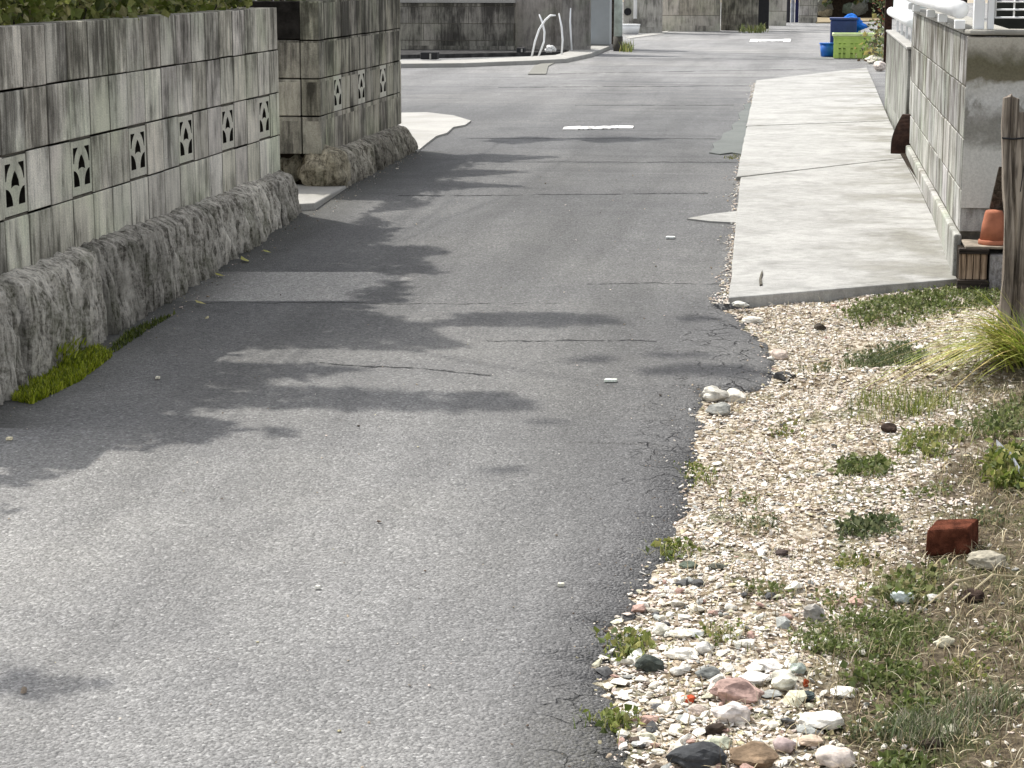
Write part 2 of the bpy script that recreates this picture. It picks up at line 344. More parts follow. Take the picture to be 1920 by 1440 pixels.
# pavement slabs along the right-hand block wall, butted with narrow joints
def slab(pts, th=.1, name='pavement', rise=.024):
    b = MB(); b.prism(pts, lambda y: zr(y)-th, lambda y: zr(y)+rise)
    o = b.build(name, M['slab'], bevel=.006); tag(o, kind='structure'); return o
def quadslab(a, b_, c, d):                                   # near-left, near-right, far-right, far-left; cut lengthways so it follows the slope
    o = MB(); n = 14
    for i in range(n):
        t0, t1 = i/n, (i+1)/n; L = lambda p, q, t: (p[0]+(q[0]-p[0])*t, p[1]+(q[1]-p[1])*t)
        row = [L(a, d, t0), L(b_, c, t0)]
        for p in row: o.v.append((p[0] + (noise.noise(Vector((p[1]*6, 0, 0)))*.008 if p is row[0] else 0), p[1], zr(p[1])+.024+.012*(p[0]+.3)))
    for p in (d, c): o.v.append((p[0], p[1], zr(p[1])+.024+.012*(p[0]+.3)))
    k = len(o.v); o.v += [(x, y, z-.09) for x, y, z in o.v]
    for i in range(n): o.f.append((2*i, 2*i+1, 2*i+3, 2*i+2)); o.f.append((2*i+1, k+2*i+1, k+2*i+3, 2*i+3)); o.f.append((2*i+2, k+2*i+2, k+2*i, 2*i))
    o.f += [(0, k, k+1, 1), (k-1, 2*k-1, 2*k-2, k-2)]; o.c = [(1, 1, 1)]*len(o.v)
    return tag(o.build('pavement', M['slab'], bevel=.005), kind='structure')
quadslab((-.278, 7.91), (.615, 8.37), (.60, 12.515), (-.349, 11.425))
quadslab((-.372, 11.45), (.60, 12.54), (.60, 15.37), (-.418, 14.88))
quadslab((-.422, 14.92), (.60, 15.41), (.64, 23.3), (-.50, 20.7))
# broken sliver of concrete in the asphalt beside the slab, and a mortar patch further on
def flat(name, pix, mat, rise=.004, th=.02, kind='structure', bevel=0):
    P = [GP(*p) for p in pix]
    if sum((P[i].x*P[(i+1) % len(P)].y-P[(i+1) % len(P)].x*P[i].y) for i in range(len(P))) < 0: P.reverse()
    b = MB(); b.prism([(p.x, p.y) for p in P], lambda y: zr(y)-th, lambda y: zr(y)+rise)
    return tag(b.build(name, mat, bevel=bevel), kind=kind)
flat('pavement_chip', [(1288, 412), (1330, 404), (1392, 397), (1386, 420), (1330, 417)], M['slab'], .007)
M['greypatch'] = concrete('grey mortar patch', (.13, .14, .133), (.085, .092, .088), 1.5, False)
flat('mortar_patch', [(1330, 288), (1339, 279), (1336, 271), (1352, 263), (1356, 252), (1374, 245), (1372, 236), (1388, 226), (1384, 214), (1397, 206), (1394, 198), (1408, 194), (1404, 250), (1398, 292), (1372, 288), (1350, 291)], M['greypatch'], .008)
flat('pavement', [(748, 214), (800, 213), (850, 219), (883, 229), (872, 237), (850, 241), (838, 252), (818, 258), (800, 272), (782, 287), (762, 284), (735, 284)], M['conc'], .012)
flat('pavement', [(990, 140), (1003, 124), (1030, 116), (1052, 113), (1028, 125), (1024, 140)], concrete('beige strip', (.2, .197, .175), (.2, .2, .17), 1, False), .01)

flat('dirt_seam', [(1686, 296), (1698, 300), (1735, 370), (1752, 405), (1792, 508), (1785, 512), (1762, 452), (1742, 408), (1715, 350)], M['dirt'], .04)
flat('pavement_crack', [(1424, 549), (1423, 538), (1426, 527), (1429, 521), (1430, 528), (1427, 537), (1429, 548)], M['mortar'], .033)
# ---------------- left block walls ----------------
M['holedark'] = m_plain('dark inside of pierced blocks', (.03, .027, .022), .98, .5, 25, .05, .003)  # darker colour for the inner faces of the pierced blocks
ROWS = [.40, .603, .809, 1.014, 1.216]
def deco_mesh():                                             # one pierced fan block, built from a filled outline with holes
    cu = D.curves.new('deco_outline', 'CURVE'); cu.dimensions = '2D'; cu.fill_mode = 'BOTH'; cu.extrude = .045; cu.resolution_u = 1
    def loop(pts):
        s_ = cu.splines.new('POLY'); s_.points.add(len(pts)-1); s_.use_cyclic_u = True
        for p, q in zip(s_.points, pts): p.co = (q[0], q[1], 0, 1)
    A = lambda cx, cy, r, a, b, n=14: [(cx+r*math.cos(R(a+(b-a)*i/n)), cy+r*math.sin(R(a+(b-a)*i/n))) for i in range(n+1)]
    W, Hh = .2, .19
    loop([(-W/2, 0), (W/2, 0), (W/2, Hh), (-W/2, Hh)])
    t, m = .168, .100
    loop([(-.083, t), (-.083, m+.012)] + [(-p[0], p[1]) for p in A(0, m-.006, .078, 14, 62)][::1] + [(-.035, t)])
    loop([(.083, t), (.083, m+.012)] + A(0, m-.006, .078, 14, 62) + [(.035, t)])
    loop([(-.036, .088), (-.030, .112), (-.012, .134), (0, .142), (.012, .134), (.030, .112), (.036, .088), (.018, .093), (0, .095), (-.018, .093)])
    loop([(-.083, .030)] + A(-.083, .030, .058, 0, 90))
    loop([(.083, .030)] + [(-p[0], p[1]) for p in A(-.083, .030, .058, 0, 90)])
    o = D.objects.new('tmp', cu); C.objects.link(o); dg = bpy.context.evaluated_depsgraph_get(); dg.update()
    me = D.meshes.new_from_object(o.evaluated_get(dg)); D.objects.remove(o)
    me.transform(Matrix(((0, 0, 1, 0), (1, 0, 0, 0), (0, 1, 0, 0), (0, 0, 0, 1))))      # curve x -> world y, curve y -> world z, depth -> x
    me.name = 'deco_block'; at = me.color_attributes.new('Col', 'FLOAT_COLOR', 'POINT')
    at.data.foreach_set('color', [1.]*4*len(me.vertices)); me.materials.append(M['deco']); me.materials.append(M['holedark'])
    for f in me.polygons:
        c = f.center
        if abs(f.normal.x) < .5 and abs(c.y) < .095 and .006 < c.z < .184: f.material_index = 1
    return me
DECO = deco_mesh()
def tone(a=.80, b=1.12):
    k = random.uniform(a, b); return (k, k*random.uniform(.98, 1.01), k*random.uniform(.95, 1.02))
def courses(b, mor, xf, th, y0, y1, phase, per, rows, skip=(), skiprow=2, axis='y'):
    k0 = math.floor((y0-phase)/per)-1
    for r, (z0, z1) in enumerate(zip(rows, rows[1:])):
        sag = 0
        for k in range(k0, int((y1-phase)/per)+2):
            a = max(y0, phase+k*per); c = min(y1, phase+(k+1)*per)
            if c-a < .02 or (r == skiprow-1 and k in skip): continue
            j = random.uniform(-.0015, .0015); g = .0042; col = tone()
            za, zb = z0+.003, z1-.003 if r < len(rows)-2 else z1
            ed = random.uniform(-.0016, .0016)
            if axis == 'y': b.box(xf-th+j, xf+j, a+g, c-g, za+ed, zb+ed, col)
            else: b.box(a+g, c-g, xf+j, xf+th+j, za+ed, zb+ed, col)
def rough_stone(xf, y0, y1, z_bot, z_top, seed, name, mat, parent, joints, end_round=.0, depth=.13):
    """split-faced foundation course: front face and sloping top ledge, one continuous surface with joints"""
    b = MB(); ys_ = np.arange(y0, y1+.001, .009); prof = 44
    for y in ys_:
        zt = z_top + noise.noise(Vector((y*2.3, seed, 0)))*.010 + noise.noise(Vector((y*19, seed, 4)))*.008
        zb = z_bot(y)-.03
        jd = min(abs(y-q) for q in joints); jn = .038*math.exp(-(jd/.014)**2)
        er = 0
        if end_round:
            for e, sgn in ((y1, 1),) if end_round == 1 else ((y0, -1), (y1, 1)):
                d = abs(e-y)
                if d < .12: er = max(er, .12-math.sqrt(max(0, .0144-(.12-d)**2)))
        for i in range(prof+1):
            u = i/prof
            if u < .84:
                v = u/.84; z = zb+(zt-.035-zb)*v; x = xf - .035*v + .012*math.sin(v*math.pi)**.7
            else:
                v = (u-.84)/.16; z = zt-.035+.035*math.sin(v*math.pi/2)+.012*v; x = xf-.035-depth*(1-math.cos(v*math.pi/2))
            P = Vector((x*4, y, z))
            d = -abs(noise.noise(Vector((y*15+z*1.5, z*1.7, seed+x*3))))*.036 + noise.noise(Vector((y*3, z*3, seed+7)))*.014 + noise.noise(Vector((y*52, z*11, seed+2)))*.024 - abs(noise.noise(Vector((y*37, z*5, seed+5))))*.03 + .016
            k = 1 if u < .86 else max(0, 1-(u-.86)/.14)
            x += d*k - jn*k - er
            z += noise.noise(Vector((y*20, x*20, seed+9)))*.01*(1 if i > 3 else 0)
            b.v.append((x, y, z)); sid = sum(1 for q in joints if q < y); tn = (.62+.5*((sid*37+int(seed*10)) % 7)/7.)*(1-.6*math.exp(-(jd/.016)**2))*(.8 if z < zb+.07 else 1); b.c.append((tn, tn*.995, tn*.975))
    n = prof+1
    for j in range(len(ys_)-1):
        for i in range(prof): b.f.append((j*n+i, (j+1)*n+i, (j+1)*n+i+1, j*n+i+1))
    for j in (0, len(ys_)-1):                               # close the ends back to the wall
        base = len(b.v); vs = b.v[j*n:(j+1)*n]; b.v += [(xf-.18, v[1], v[2]) for v in vs]; b.c += [(.7, .7, .7)]*n
        for i in range(prof):
            q = (j*n+i, j*n+i+1, base+i+1, base+i); b.f.append(q if j == 0 else q[::-1])
    return b.build(name, mat, parent, smooth=False)
def lump(c, sx, sy, sz, seed, col=(1, 1, 1), sub=3, amp=.22, name='stone', mat=None, parent=None, angular=0, tagged=None, sink=.25):
    import bmesh
    bm = bmesh.new(); bmesh.ops.create_icosphere(bm, subdivisions=sub, radius=1)
    for v in bm.verts:
        p = v.co.copy()
        if angular:
            for q in range(7):
                rr = random.Random(seed*31+q); nrm = Vector((rr.uniform(-1, 1), rr.uniform(-1, 1), rr.uniform(-.3, 1))).normalized(); dd = rr.uniform(.55, .85)
                s_ = p.dot(nrm)
                if s_ > dd: p -= nrm*(s_-dd)*angular
        k = 1+noise.noise(p*1.6+Vector((seed*3.1, 0, 0)))*amp+noise.noise(p*4.5+Vector((seed, 5, 0)))*amp*.4
        v.co = Vector((p.x*sx*k, p.y*sy*k, p.z*sz*k))
    b = MB(); b.v = [tuple(v.co+Vector(c)) for v in bm.verts]; b.f = [tuple(x.index for x in f.verts) for f in bm.faces]; bm.verts.ensure_lookup_table()
    b.c = []
    for v in bm.verts:
        kk = 1+.3*noise.noise(v.co*30+Vector((seed, 0, 0))); b.c.append(tuple(min(1, x*kk) for x in col))
    bm.free()
    if parent: return b.build(name, mat or M['stone'], parent, smooth=not angular)
    o = b.build(name, mat or M['stone'], loc=c, smooth=not angular)
    if tagged: tag(o, *tagged)
    return o

W1 = thing('block_wall', 'long pale streaked concrete block wall with a hedge on top, nearest on the left', 'wall', (-2.6, 6.9, .08), 'concrete block walls on rough stone foundations')
b = MB(); mo = MB(); skip = {0, 3, 6, 9, 12, 15}
courses(b, mo, -2.55, .1, 5.75, 9.92, 6.36, .2117, ROWS, skip, 2); 
courses(b, mo, 9.82, .1, -4.2, -2.66, -2.66, .2, ROWS, axis='x'); courses(b, mo, 5.752, .1, -4.2, -2.66, -2.66, .2, [0, .2]+ROWS, axis='x')
b.build('block_courses', M['wall'], W1, bevel=.003)
mo = MB()
segs = [5.755]+[v for k in sorted(skip) for v in (6.36+k*.2117, 6.36+(k+1)*.2117)]+[9.915]
for r, (z0, z1) in enumerate(zip(ROWS, ROWS[1:])):
    if r == 1:
        for a, c in zip(segs[::2], segs[1::2]): mo.box(-2.644, -2.5565, a, c, z0-.006, z1+.006)
    else: mo.box(-2.644, -2.5565, 5.755, 9.915, z0-.004 if r else z0+.002, z1+.004 if r < 3 else z1-.004)
mo.build('mortar_joints', M['mortar'], W1)
def put_decos(root, base, per, ks):
    for k in ks:
        o = D.objects.new('pierced_block', DECO); C.objects.link(o); o.parent = root
        o.location = Vector((-2.598, base+(k+.5)*per, .611)) - root.location
put_decos(W1, 6.36, .2117, sorted(skip))
rough_stone(-2.44, 5.62, 9.95, lambda y: zr(y), .425, 1.7, 'stone_foundation', M['granite'], W1, [6.25, 7.05, 7.72, 8.45, 9.05, 9.5], 1)
W2 = thing('block_wall', 'short dark stained concrete block wall beyond the gateway step, with three pierced blocks', 'wall', (-2.6, 11.9, .25), 'concrete block walls on rough stone foundations')
b = MB(); sk2 = {0, 3, 6}
ROWS2 = [.43, .632, .829, 1.03, 1.235]
courses(b, mo, -2.55, .1, 10.78, 13.02, 11.115, .2067, ROWS2, sk2, 2)
b.build('block_courses', M['wall2'], W2, bevel=.003)
mo = MB(); s2 = [10.785]+[v for k in sorted(sk2) for v in (11.115+k*.2067, 11.115+(k+1)*.2067)]+[13.015]
for r, (z0, z1) in enumerate(zip(ROWS2, ROWS2[1:])):
    if r == 1:
        for a, c in zip(s2[::2], s2[1::2]): mo.box(-2.644, -2.5565, a, c, z0-.006, z1+.006)
    else: mo.box(-2.644, -2.5565, 10.785, 13.015, z0-.004 if r else z0+.002, z1+.004 if r < 3 else z1-.004)
mo.build('mortar_joints', M['mortar'], W2)
for k in sorted(sk2):
    o = D.objects.new('pierced_block', DECO); C.objects.link(o); o.parent = W2; o.location = Vector((-2.598, 11.115+(k+.5)*.2067, .635)) - W2.location
b = MB(); courses(b, mo, 10.782, .098, -3.9, -2.652, -2.98, .33, ROWS2[:-1], axis='x'); b.build('return_wall', M['wall2'], W2, bevel=.006)
M['topcourse'] = m_plain('black mould on block', (.022, .02, .018), .97, .6, 14, .05, .004)  # near-black colour for the top course of the return wall
b = MB(); b.box(-3.9, -2.652, 10.784, 10.88, 1.034, 1.232); b.build('black_top_course', M['topcourse'], W2, bevel=.006)
rough_stone(-2.44, 10.86, 12.98, lambda y: zr(y), .43, 5.2, 'stone_foundation', M['granite2'], W2, [11.3, 11.75, 12.3, 12.7], 1)
lump((-2.55, 10.86, .35), .135, .12, .125, 5, (.85, .82, .72), 4, .3, 'end_boulder', M['granite2'], W2)
lump((-2.74, 10.95, .34), .09, .08, .1, 8, (.6, .6, .55), 3, .35, 'end_boulder', M['granite2'], W2)
lump((-2.95, 11.0, .34), .13, .1, .11, 9, (.35, .33, .3), 3, .35, 'end_boulder', M['granite2'], W2)
# gateway step
o = MB().prism([(-4.0, 9.96), (-2.46, 9.96), (-2.40, 10.0), (-2.43, 10.86), (-4.0, 10.86)], lambda y: .1, lambda y: .262).build('gateway_step', M['conc'], loc=(-2.9, 10.4, .23), bevel=.008)
tag(o, 'pale sunlit concrete step filling the gap between the two left block walls', 'step')
# raised garden soil behind the near wall
tag(MB().box(-7, -2.652, 5.86, 9.8, 0, 1.13).build('garden_soil', M['dirt']), kind='structure')
tag(MB().box(-7, -2.66, 10.9, 12.95, 0, 1.1).build('garden_soil', M['dirt']), kind='structure')

# ---------------- foliage ----------------
def leaves(P, size, cols, name, parent, flat=0., mat='leaf', lean=None):
    """one mesh of many pointed, folded leaves at the points P"""
    P = np.asarray(P, float); n = len(P)
    d = rng.normal(size=(n, 3)); d[:, 2] -= flat; d /= np.linalg.norm(d, axis=1)[:, None]
    q = rng.normal(size=(n, 3)); s = np.cross(d, q); s /= np.linalg.norm(s, axis=1)[:, None]; nn = np.cross(d, s)
    L = (size*rng.uniform(.6, 1.35, n))[:, None]; Wd = L*rng.uniform(.3, .48, n)[:, None]
    V = np.stack([P, P+d*L*.45+s*Wd+nn*L*.1, P+d*L+nn*L*-.08, P+d*L*.45-s*Wd+nn*L*.1], 1).reshape(-1, 3)
    k = np.arange(n)[:, None]*4; Fc = np.concatenate([k+[0, 1, 2], k+[0, 2, 3]], 0)
    cols = np.asarray(cols, float); c = cols[rng.integers(0, len(cols), n)]*rng.uniform(.7, 1.25, n)[:, None]
    return grow(V, Fc, np.repeat(c, 4, 0), name, M[mat], parent)
def blades(P, h, wd, cols, name, parent=None, lean=(0, 0), spread=.5, seg=4, mat='leaf', loc=None, droop=.6):
    P = np.asarray(P, float); n = len(P); az = rng.uniform(0, 2*np.pi, n); t = rng.uniform(.1, 1, n)*spread
    dx = np.cos(az)*t+lean[0]; dy = np.sin(az)*t+lean[1]; hh = h*rng.uniform(.45, 1.15, n)
    side = np.stack([-np.sin(az), np.cos(az), np.zeros(n)], 1); V = []
    for i in range(seg+1):
        u = i/seg; z = hh*(u-droop*.5*u*u*np.clip(np.hypot(dx, dy), 0, 1.6)); r = hh*(u*.45+u*u*.55)
        c = P+np.stack([dx*r, dy*r, z], 1); wv = wd*(1-u)**.7*.5+wd*.04
        V += [c-side*wv, c+side*wv]
    V = np.stack(V, 1).reshape(-1, 3); k = np.arange(n)[:, None]*(2*(seg+1)); F_ = []
    for i in range(seg): F_.append(k+[2*i, 2*i+1, 2*i+3, 2*i+2])
    cols = np.asarray(cols, float); c = cols[rng.integers(0, len(cols), n)]*rng.uniform(.65, 1.3, n)[:, None]
    return grow(V, np.concatenate(F_, 0), np.repeat(c, 2*(seg+1), 0), name, M[mat], parent, loc)

GREEN = [(.14, .18, .03), (.15, .18, .04), (.2, .22, .06), (.28, .29, .1), (.07, .09, .02), (.32, .3, .14)]
hg = thing('hedge', 'yellow-green leafy hedge spilling over the top of the near left block wall', 'hedge', (-2.85, 6.9, 1.12))
pts = []
for i in range(7200):
    y = random.uniform(5.8, 9.95); x = -2.66-abs(random.gauss(0, .22)); 
    top = 1.30+.1*noise.noise(Vector((y*1.3, 0, 0)))+.25*min(1, (-2.6-x)/.5) - max(0, y-9.2)*.08
    if y < 6.1: top = min(top, 1.18)
    z = random.uniform(1.13, top+.06); x2 = x
    if z > 1.215 and y > 6.1: x2 = x + max(0, .085-(y-6.2)*.012)*random.random()*(1+noise.noise(Vector((y*4, z*3, 1)))*1.4)
    if noise.noise(Vector((y*6, x*6, z*6))) > -.28: pts.append((x2, y, z))
leaves(pts, .045, GREEN, 'foliage', hg, .25)
b = MB()
for i in range(60):
    y = random.uniform(5.9, 9.8); x = -2.8+random.uniform(-.2, .08); b.tube([(x, y, 1.1), (x+random.uniform(-.05, .08), y+random.uniform(-.1, .1), 1.25), (x+random.uniform(-.1, .12), y+random.uniform(-.2, .2), 1.36)], [.006, .004, .002], 5)
tag(b.build('branches', M['darkwood'], hg), kind='stuff')
hd = thing('hedge', 'dark leafy hedge behind the short far left block wall and its return', 'hedge', (-2.95, 11.9, 1.1))
pts = [(-2.68-abs(random.gauss(0, .25)), random.uniform(10.9, 12.9), random.uniform(1.12, 1.75)) for _ in range(2600)]
leaves(pts, .05, [(.05, .07, .02), (.03, .045, .012), (.08, .1, .03)], 'foliage', hd, .2)
b = MB()
for i in range(14):
    y = random.uniform(11, 12.8); b.tube([(-2.9, y, 1.08), (-2.85, y+.05, 1.6)], [.008, .003], 5)
tag(b.build('branches', M['darkwood'], hd), kind='stuff')

# unseen garden trees by the near wall; leaves placed to cast the SHADE outlines
SHADE = [
 [(360,568),(745,568),(765,540),(740,513),(430,513)],
 [(240,562),(700,562),(680,585),(760,600),(870,648),(760,655),(560,650),(360,658),(350,668),(420,684),(700,690),(560,710),(490,715),(500,725),(780,733),(840,750),(900,768),(500,766),(290,770),(400,788),(470,805),(400,825),(200,845),(60,850),(0,870),(0,700)],
 [(440,513),(830,513),(780,485),(840,475),(820,462),(700,460),(740,430),(690,400),(800,385),(740,362),(900,352),(1000,352),(850,340),(640,352),(500,440)],
 [(860,588),(1000,586),(1180,597),(1150,608),(1000,613),(880,610),(720,611),(850,602)], [(1060,674),(1130,667),(1150,673),(1120,681),(1070,680)],
 [(1200,694),(1260,687),(1300,682),(1420,685),(1440,695),(1380,704),(1230,704)], [(1220,662),(1400,664),(1230,669)], [(830,742),(970,730),(960,745),(1015,765),(920,770),(850,760)],
 [(500,809),(555,807),(560,815),(510,817)], [(1000,789),(1070,787),(1080,793),(1010,796)], [(905,881),(980,877),(985,885),(920,887)],
 [(0,1268),(60,1265),(200,1285),(100,1298),(0,1302)], [(0,870),(140,877),(60,903),(0,918)], [(0,945),(40,955),(0,972)],
 [(700,325),(900,318),(1000,322),(860,332),(700,335)], [(1060,260),(1170,256),(1250,262),(1130,268)], [(1260,596),(1330,592),(1300,604)], [(880,262),(1000,256),(1060,262),(960,270)], [(760,300),(900,288),(1050,294),(940,304)]]
def inside(p, poly):
    r = False; j = len(poly)-1
    for i in range(len(poly)):
        (xi, yi), (xj, yj) = poly[i], poly[j]
        if (yi > p[1]) != (yj > p[1]) and p[0] < (xj-xi)*(p[1]-yi)/(yj-yi)+xi: r = not r
        j = i
    return r
sd = SUN_DIR/SUN_DIR.z; crown = {0: [], 1: []}
for q, poly in enumerate(SHADE):
    G2 = [GP(*p) for p in poly]; g2 = [(p.x, p.y) for p in G2]
    x0, x1 = min(p[0] for p in g2), max(p[0] for p in g2); y0, y1 = min(p[1] for p in g2), max(p[1] for p in g2)
    for i in range(int((x1-x0)*(y1-y0)*4200)):
        p = (random.uniform(x0, x1), random.uniform(y0, y1))
        if not inside(p, g2) or p[0] < -2.1: continue
        h = (p[0]+2.78+abs(random.gauss(0, .12)))/-sd.x
        if h < 1.1: continue
        v = Vector((p[0], p[1], zr(p[1])))+sd*h; crown[1 if v.y < 6.0 else 0].append(tuple(v))
def tree(label, cat, loc, P, name, k=1.):
    t = thing(name, label, cat, loc); P = [Vector(p) for p in P]
    leaves(P, .058, [(.06, .09, .02), (.09, .12, .03), (.04, .065, .015)], 'crown', t, .2)
    b = MB(); base = Vector(loc); zt = max(p.z for p in P); mid = base+Vector((.05, .05, (zt-base.z)*.45))
    b.tube([base, base+(mid-base)*.5+Vector((.03, -.02, 0)), mid, Vector((mid.x+.1, mid.y+.1, zt-.3))], [.03*k, .02*k, .011*k, .004*k], 9)
    for p in random.sample(P, min(26, len(P))): b.tube([base.lerp(mid, random.uniform(.55, 1)), (mid+p)/2+Vector((-.1, 0, .1)), p], [.006, .004, .002], 4)
    b.build('trunk', M['darkwood'], t)
tree('unseen slender garden tree behind the near left wall, its crown shaped to shade the lane', 'tree', (-3.35, 8.3, 1.1), crown[0], 'shade_tree')
tree('unseen low slim tree in front of the near end of the left wall, its crown shaped to shade the lane', 'tree', (-3.1, 5.0, .04), crown[1], 'shade_tree', .35)

# moss and leaves at the foot of the near wall
def scatter_px(poly, n, dz=0., zf=None):
    out = []; xs = [p[0] for p in poly]; ys_ = [p[1] for p in poly]
    g = [GP(p[0], p[1], dz) for p in poly]; g2 = [(p.x, p.y) for p in g]
    x0, x1 = min(p[0] for p in g2), max(p[0] for p in g2); y0, y1 = min(p[1] for p in g2), max(p[1] for p in g2); c = 0
    while len(out) < n and c < n*60:
        c += 1; p = (random.uniform(x0, x1), random.uniform(y0, y1))
        if inside(p, g2): out.append((p[0], p[1], (zf(*p) if zf else zr(p[1])+dz)))
    return out
MOSS = [(.24, .3, .015), (.32, .38, .02), (.42, .45, .05), (.12, .16, .015)]
ms = thing('moss', 'bright yellow-green moss at the foot of the near left wall foundation', 'moss', tuple(GP(110, 700)))
blades(scatter_px([(22, 752), (60, 760), (150, 715), (212, 668), (185, 655), (120, 672), (40, 728)], 5200, .0), .03, .006, MOSS, 'moss_cushion', ms, (0, 0), .9)
pts = [(-2.425+random.gauss(0, .02), random.uniform(6.45, 6.62)+0*i, zr(6.5)+random.uniform(.0, .07)) for i in range(260)]
blades(pts, .03, .006, MOSS, 'moss_tongue', ms, (.5, 0), .8)
ms = thing('moss', 'thin strip of dull green moss further along the near left foundation', 'moss', tuple(GP(255, 625)))
blades(scatter_px([(200, 662), (215, 662), (270, 625), (330, 588), (240, 622)], 480), .022, .005, [(.08, .11, .015), (.05, .07, .012), (.14, .17, .03)], 'moss_cushion', ms, (0, 0), .9)
def leaf_thing(px, py, s, col, label):
    p = GP(px, py, .012); b = MB(); a = random.uniform(0, 3.1); u = Vector((math.cos(a), math.sin(a), .1)); v = Vector((-math.sin(a), math.cos(a), .15))
    pts_ = [p-u*s, p-u*s*.3+v*s*.45, p+u*s*.4+v*s*.4, p+u*s+Vector((0, 0, s*.3)), p+u*s*.4-v*s*.4, p-u*s*.3-v*s*.45]
    b.add(pts_+[p+Vector((0, 0, .006))], [(i, (i+1) % 6, 6) for i in range(6)], col)
    tag(b.build('fallen_leaf', M['straw'], loc=p), label, 'leaf', 'fallen leaves beside the left wall')
leaf_thing(376, 568, .026, (.5, .45, .2), 'pale fallen leaf at the tip of the light patch on the road')
leaf_thing(388, 596, .014, (.5, .45, .28), 'tiny pale fallen leaf below the tip of the light road patch')
leaf_thing(412, 516, .024, (.45, .42, .12), 'yellow fallen leaf on the upper left corner of the light road patch')
leaf_thing(459, 487, .034, (.48, .46, .15), 'largest yellow fallen leaf lying beside the left foundation')
leaf_thing(501, 472, .022, (.45, .45, .15), 'farthest yellow fallen leaf beside the left foundation')
def scrap(px, py, sx, sy, col, label, rot=.1):
    p = GP(px, py, .006); b = MB(); c, s_ = math.cos(rot), math.sin(rot)
    q = [(-sx, -sy), (sx*.8, -sy*.8), (sx, sy*.6), (-sx*.7, sy)]
    b.prism([(p.x+x*c-y*s_, p.y+x*s_+y*c) for x, y in q], p.z-.004, p.z+.004)
    b.c = [col]*len(b.v); tag(b.build('scrap', M['pebble'], loc=p, bevel=.001), label, 'scrap', 'pale scraps lying on the road')
scrap(1145, 713, .022, .012, (.8, .85, .75), 'brightest white scrap on the road left of the jagged asphalt edge')
scrap(1257, 445, .022, .02, (.75, .78, .75), 'white scrap on the road below the pale concrete sliver')
scrap(296, 708, .007, .008, (.8, .75, .6), 'small white crumb in the shade beside the bright moss')
scrap(18, 822, .009, .008, (.8, .72, .5), 'small cream crumb at the left edge of the road')
scrap(596, 1101, .006, .005, (.8, .78, .7), 'tiny white crumb in the middle of the near road')
scrap(1052, 1096, .008, .005, (.75, .72, .6), 'tiny pale crumb on the near road by the cracked edge')
scrap(1345, 375, .02, .012, (.1, .1, .1), 'dark scrap beside the pavement edge') if 0 else None

P_ = [(random.uniform(-2.3, -.1), y, 0) for y in (3.2+9*random.random()**1.5 for _ in range(420))]
P_ += [(edge_x(y)-abs(random.gauss(0, .07)), y, 0) for y in (random.uniform(3.2, 7.8) for _ in range(260))]
P_ += [(-2.42+abs(random.gauss(0, .06)), y, 0) for y in (random.uniform(5.8, 12.8) for _ in range(500))]
GRIT = [(p[0], p[1], zr(p[1])+.003) for p in P_]
# ---------------- right-hand block wall, pillar, fence ----------------
def front_mat():
    t = NT('blotched front render', .97, .05); X = t.xyz(); n = t.noise(6, det=5, rough=.6, dist=.6); f = t.noise(120, det=4, rough=.7); s_ = t.noise(1, t.scale(t.pos, (9, 9, 2.2)), 5)
    z = t.math('ADD', X[2], t.math('MULTIPLY', t.math('SUBTRACT', n, .5), .2))
    c = t.ramp(t.math('MULTIPLY', z, .8), [(.3, (.44, .44, .43)), (.57, (.42, .425, .42)), (.60, (.2, .2, .19)), (.66, (.24, .24, .235)), (.69, (.42, .43, .44)), (.745, (.38, .385, .38)), (.77, (.13, .122, .09)), (.82, (.11, .105, .075)), (.85, (.18, .175, .15)), (.885, (.33, .32, .29)), (.93, (.38, .37, .34))])
    bl = t.noise(7, t.scale(t.pos, (1, 1, 1), (3, 7, 2)), 5, .65, .8); zz = t.math('MULTIPLY', t.smooth(X[2], .7, .8), t.smooth(X[2], .94, .86))
    c = t.mix(t.math('MULTIPLY', t.smooth(bl, .47, .6), zz), c, (.19, .19, .18))
    c = t.mix(1, c, t.ramp(f, [(.3, .8), (.7, 1.1)]), 'MULTIPLY'); c = t.mix(1, c, t.attr(), 'MULTIPLY')
    c = t.mix(1, c, (1.3, 1.27, 1.2), 'MULTIPLY')
    return t.fin(c, f, .0008)
M['front'] = front_mat()
RW = thing('block_wall', 'rain-streaked white and grey block wall with a white fence on top, at the right', 'wall', (.8, 9.5, .2))
RR = [.36, .53, .735, .94, 1.14]
b = MB(); courses(b, mo, .62, -.15, 8.452, 12.9, 8.452, .4, RR); b.build('block_courses', M['rwall'], RW, bevel=.004)
MB().box(.624, .765, 8.46, 12.89, .3, 1.13).build('mortar_joints', M['mortar'], RW)
b = MB()
for r, (z0, z1) in enumerate(zip(RR, RR[1:])):
    for k in range(6):
        a = .773 + k*.4 if r else .773+k*.4; j = random.uniform(0, .0015)
        if r == 0 and k == 0: a0 = .773
        b.box(a+.001, a+.399, 8.452+j, 8.6, (z0 if r else .45)+.004, z1-.004, tone(.9, 1.05))
b.build('front_face', M['front'], RW, bevel=.003)
b = MB(); b.box(.623, 1.12, 8.447, 8.4515, .46, 1.134); b.build('corner_face', M['front'], RW)
b = MB(); 
for k in range(12): b.box(.598, .63, 8.43+k*.36, 8.788+k*.36, .05, .355+.0*k, tone(.95, 1.05))
b.build('plinth', M['front'] if 0 else m_block('pale plinth', (.4, .395, .37), (.16, .15, .125), .0, 3, .1, rowh=30), RW, bevel=.008)
MB().box(.63, 3.2, 8.75, 8.9, 0, .46).build('recess_back', M['black'], RW)
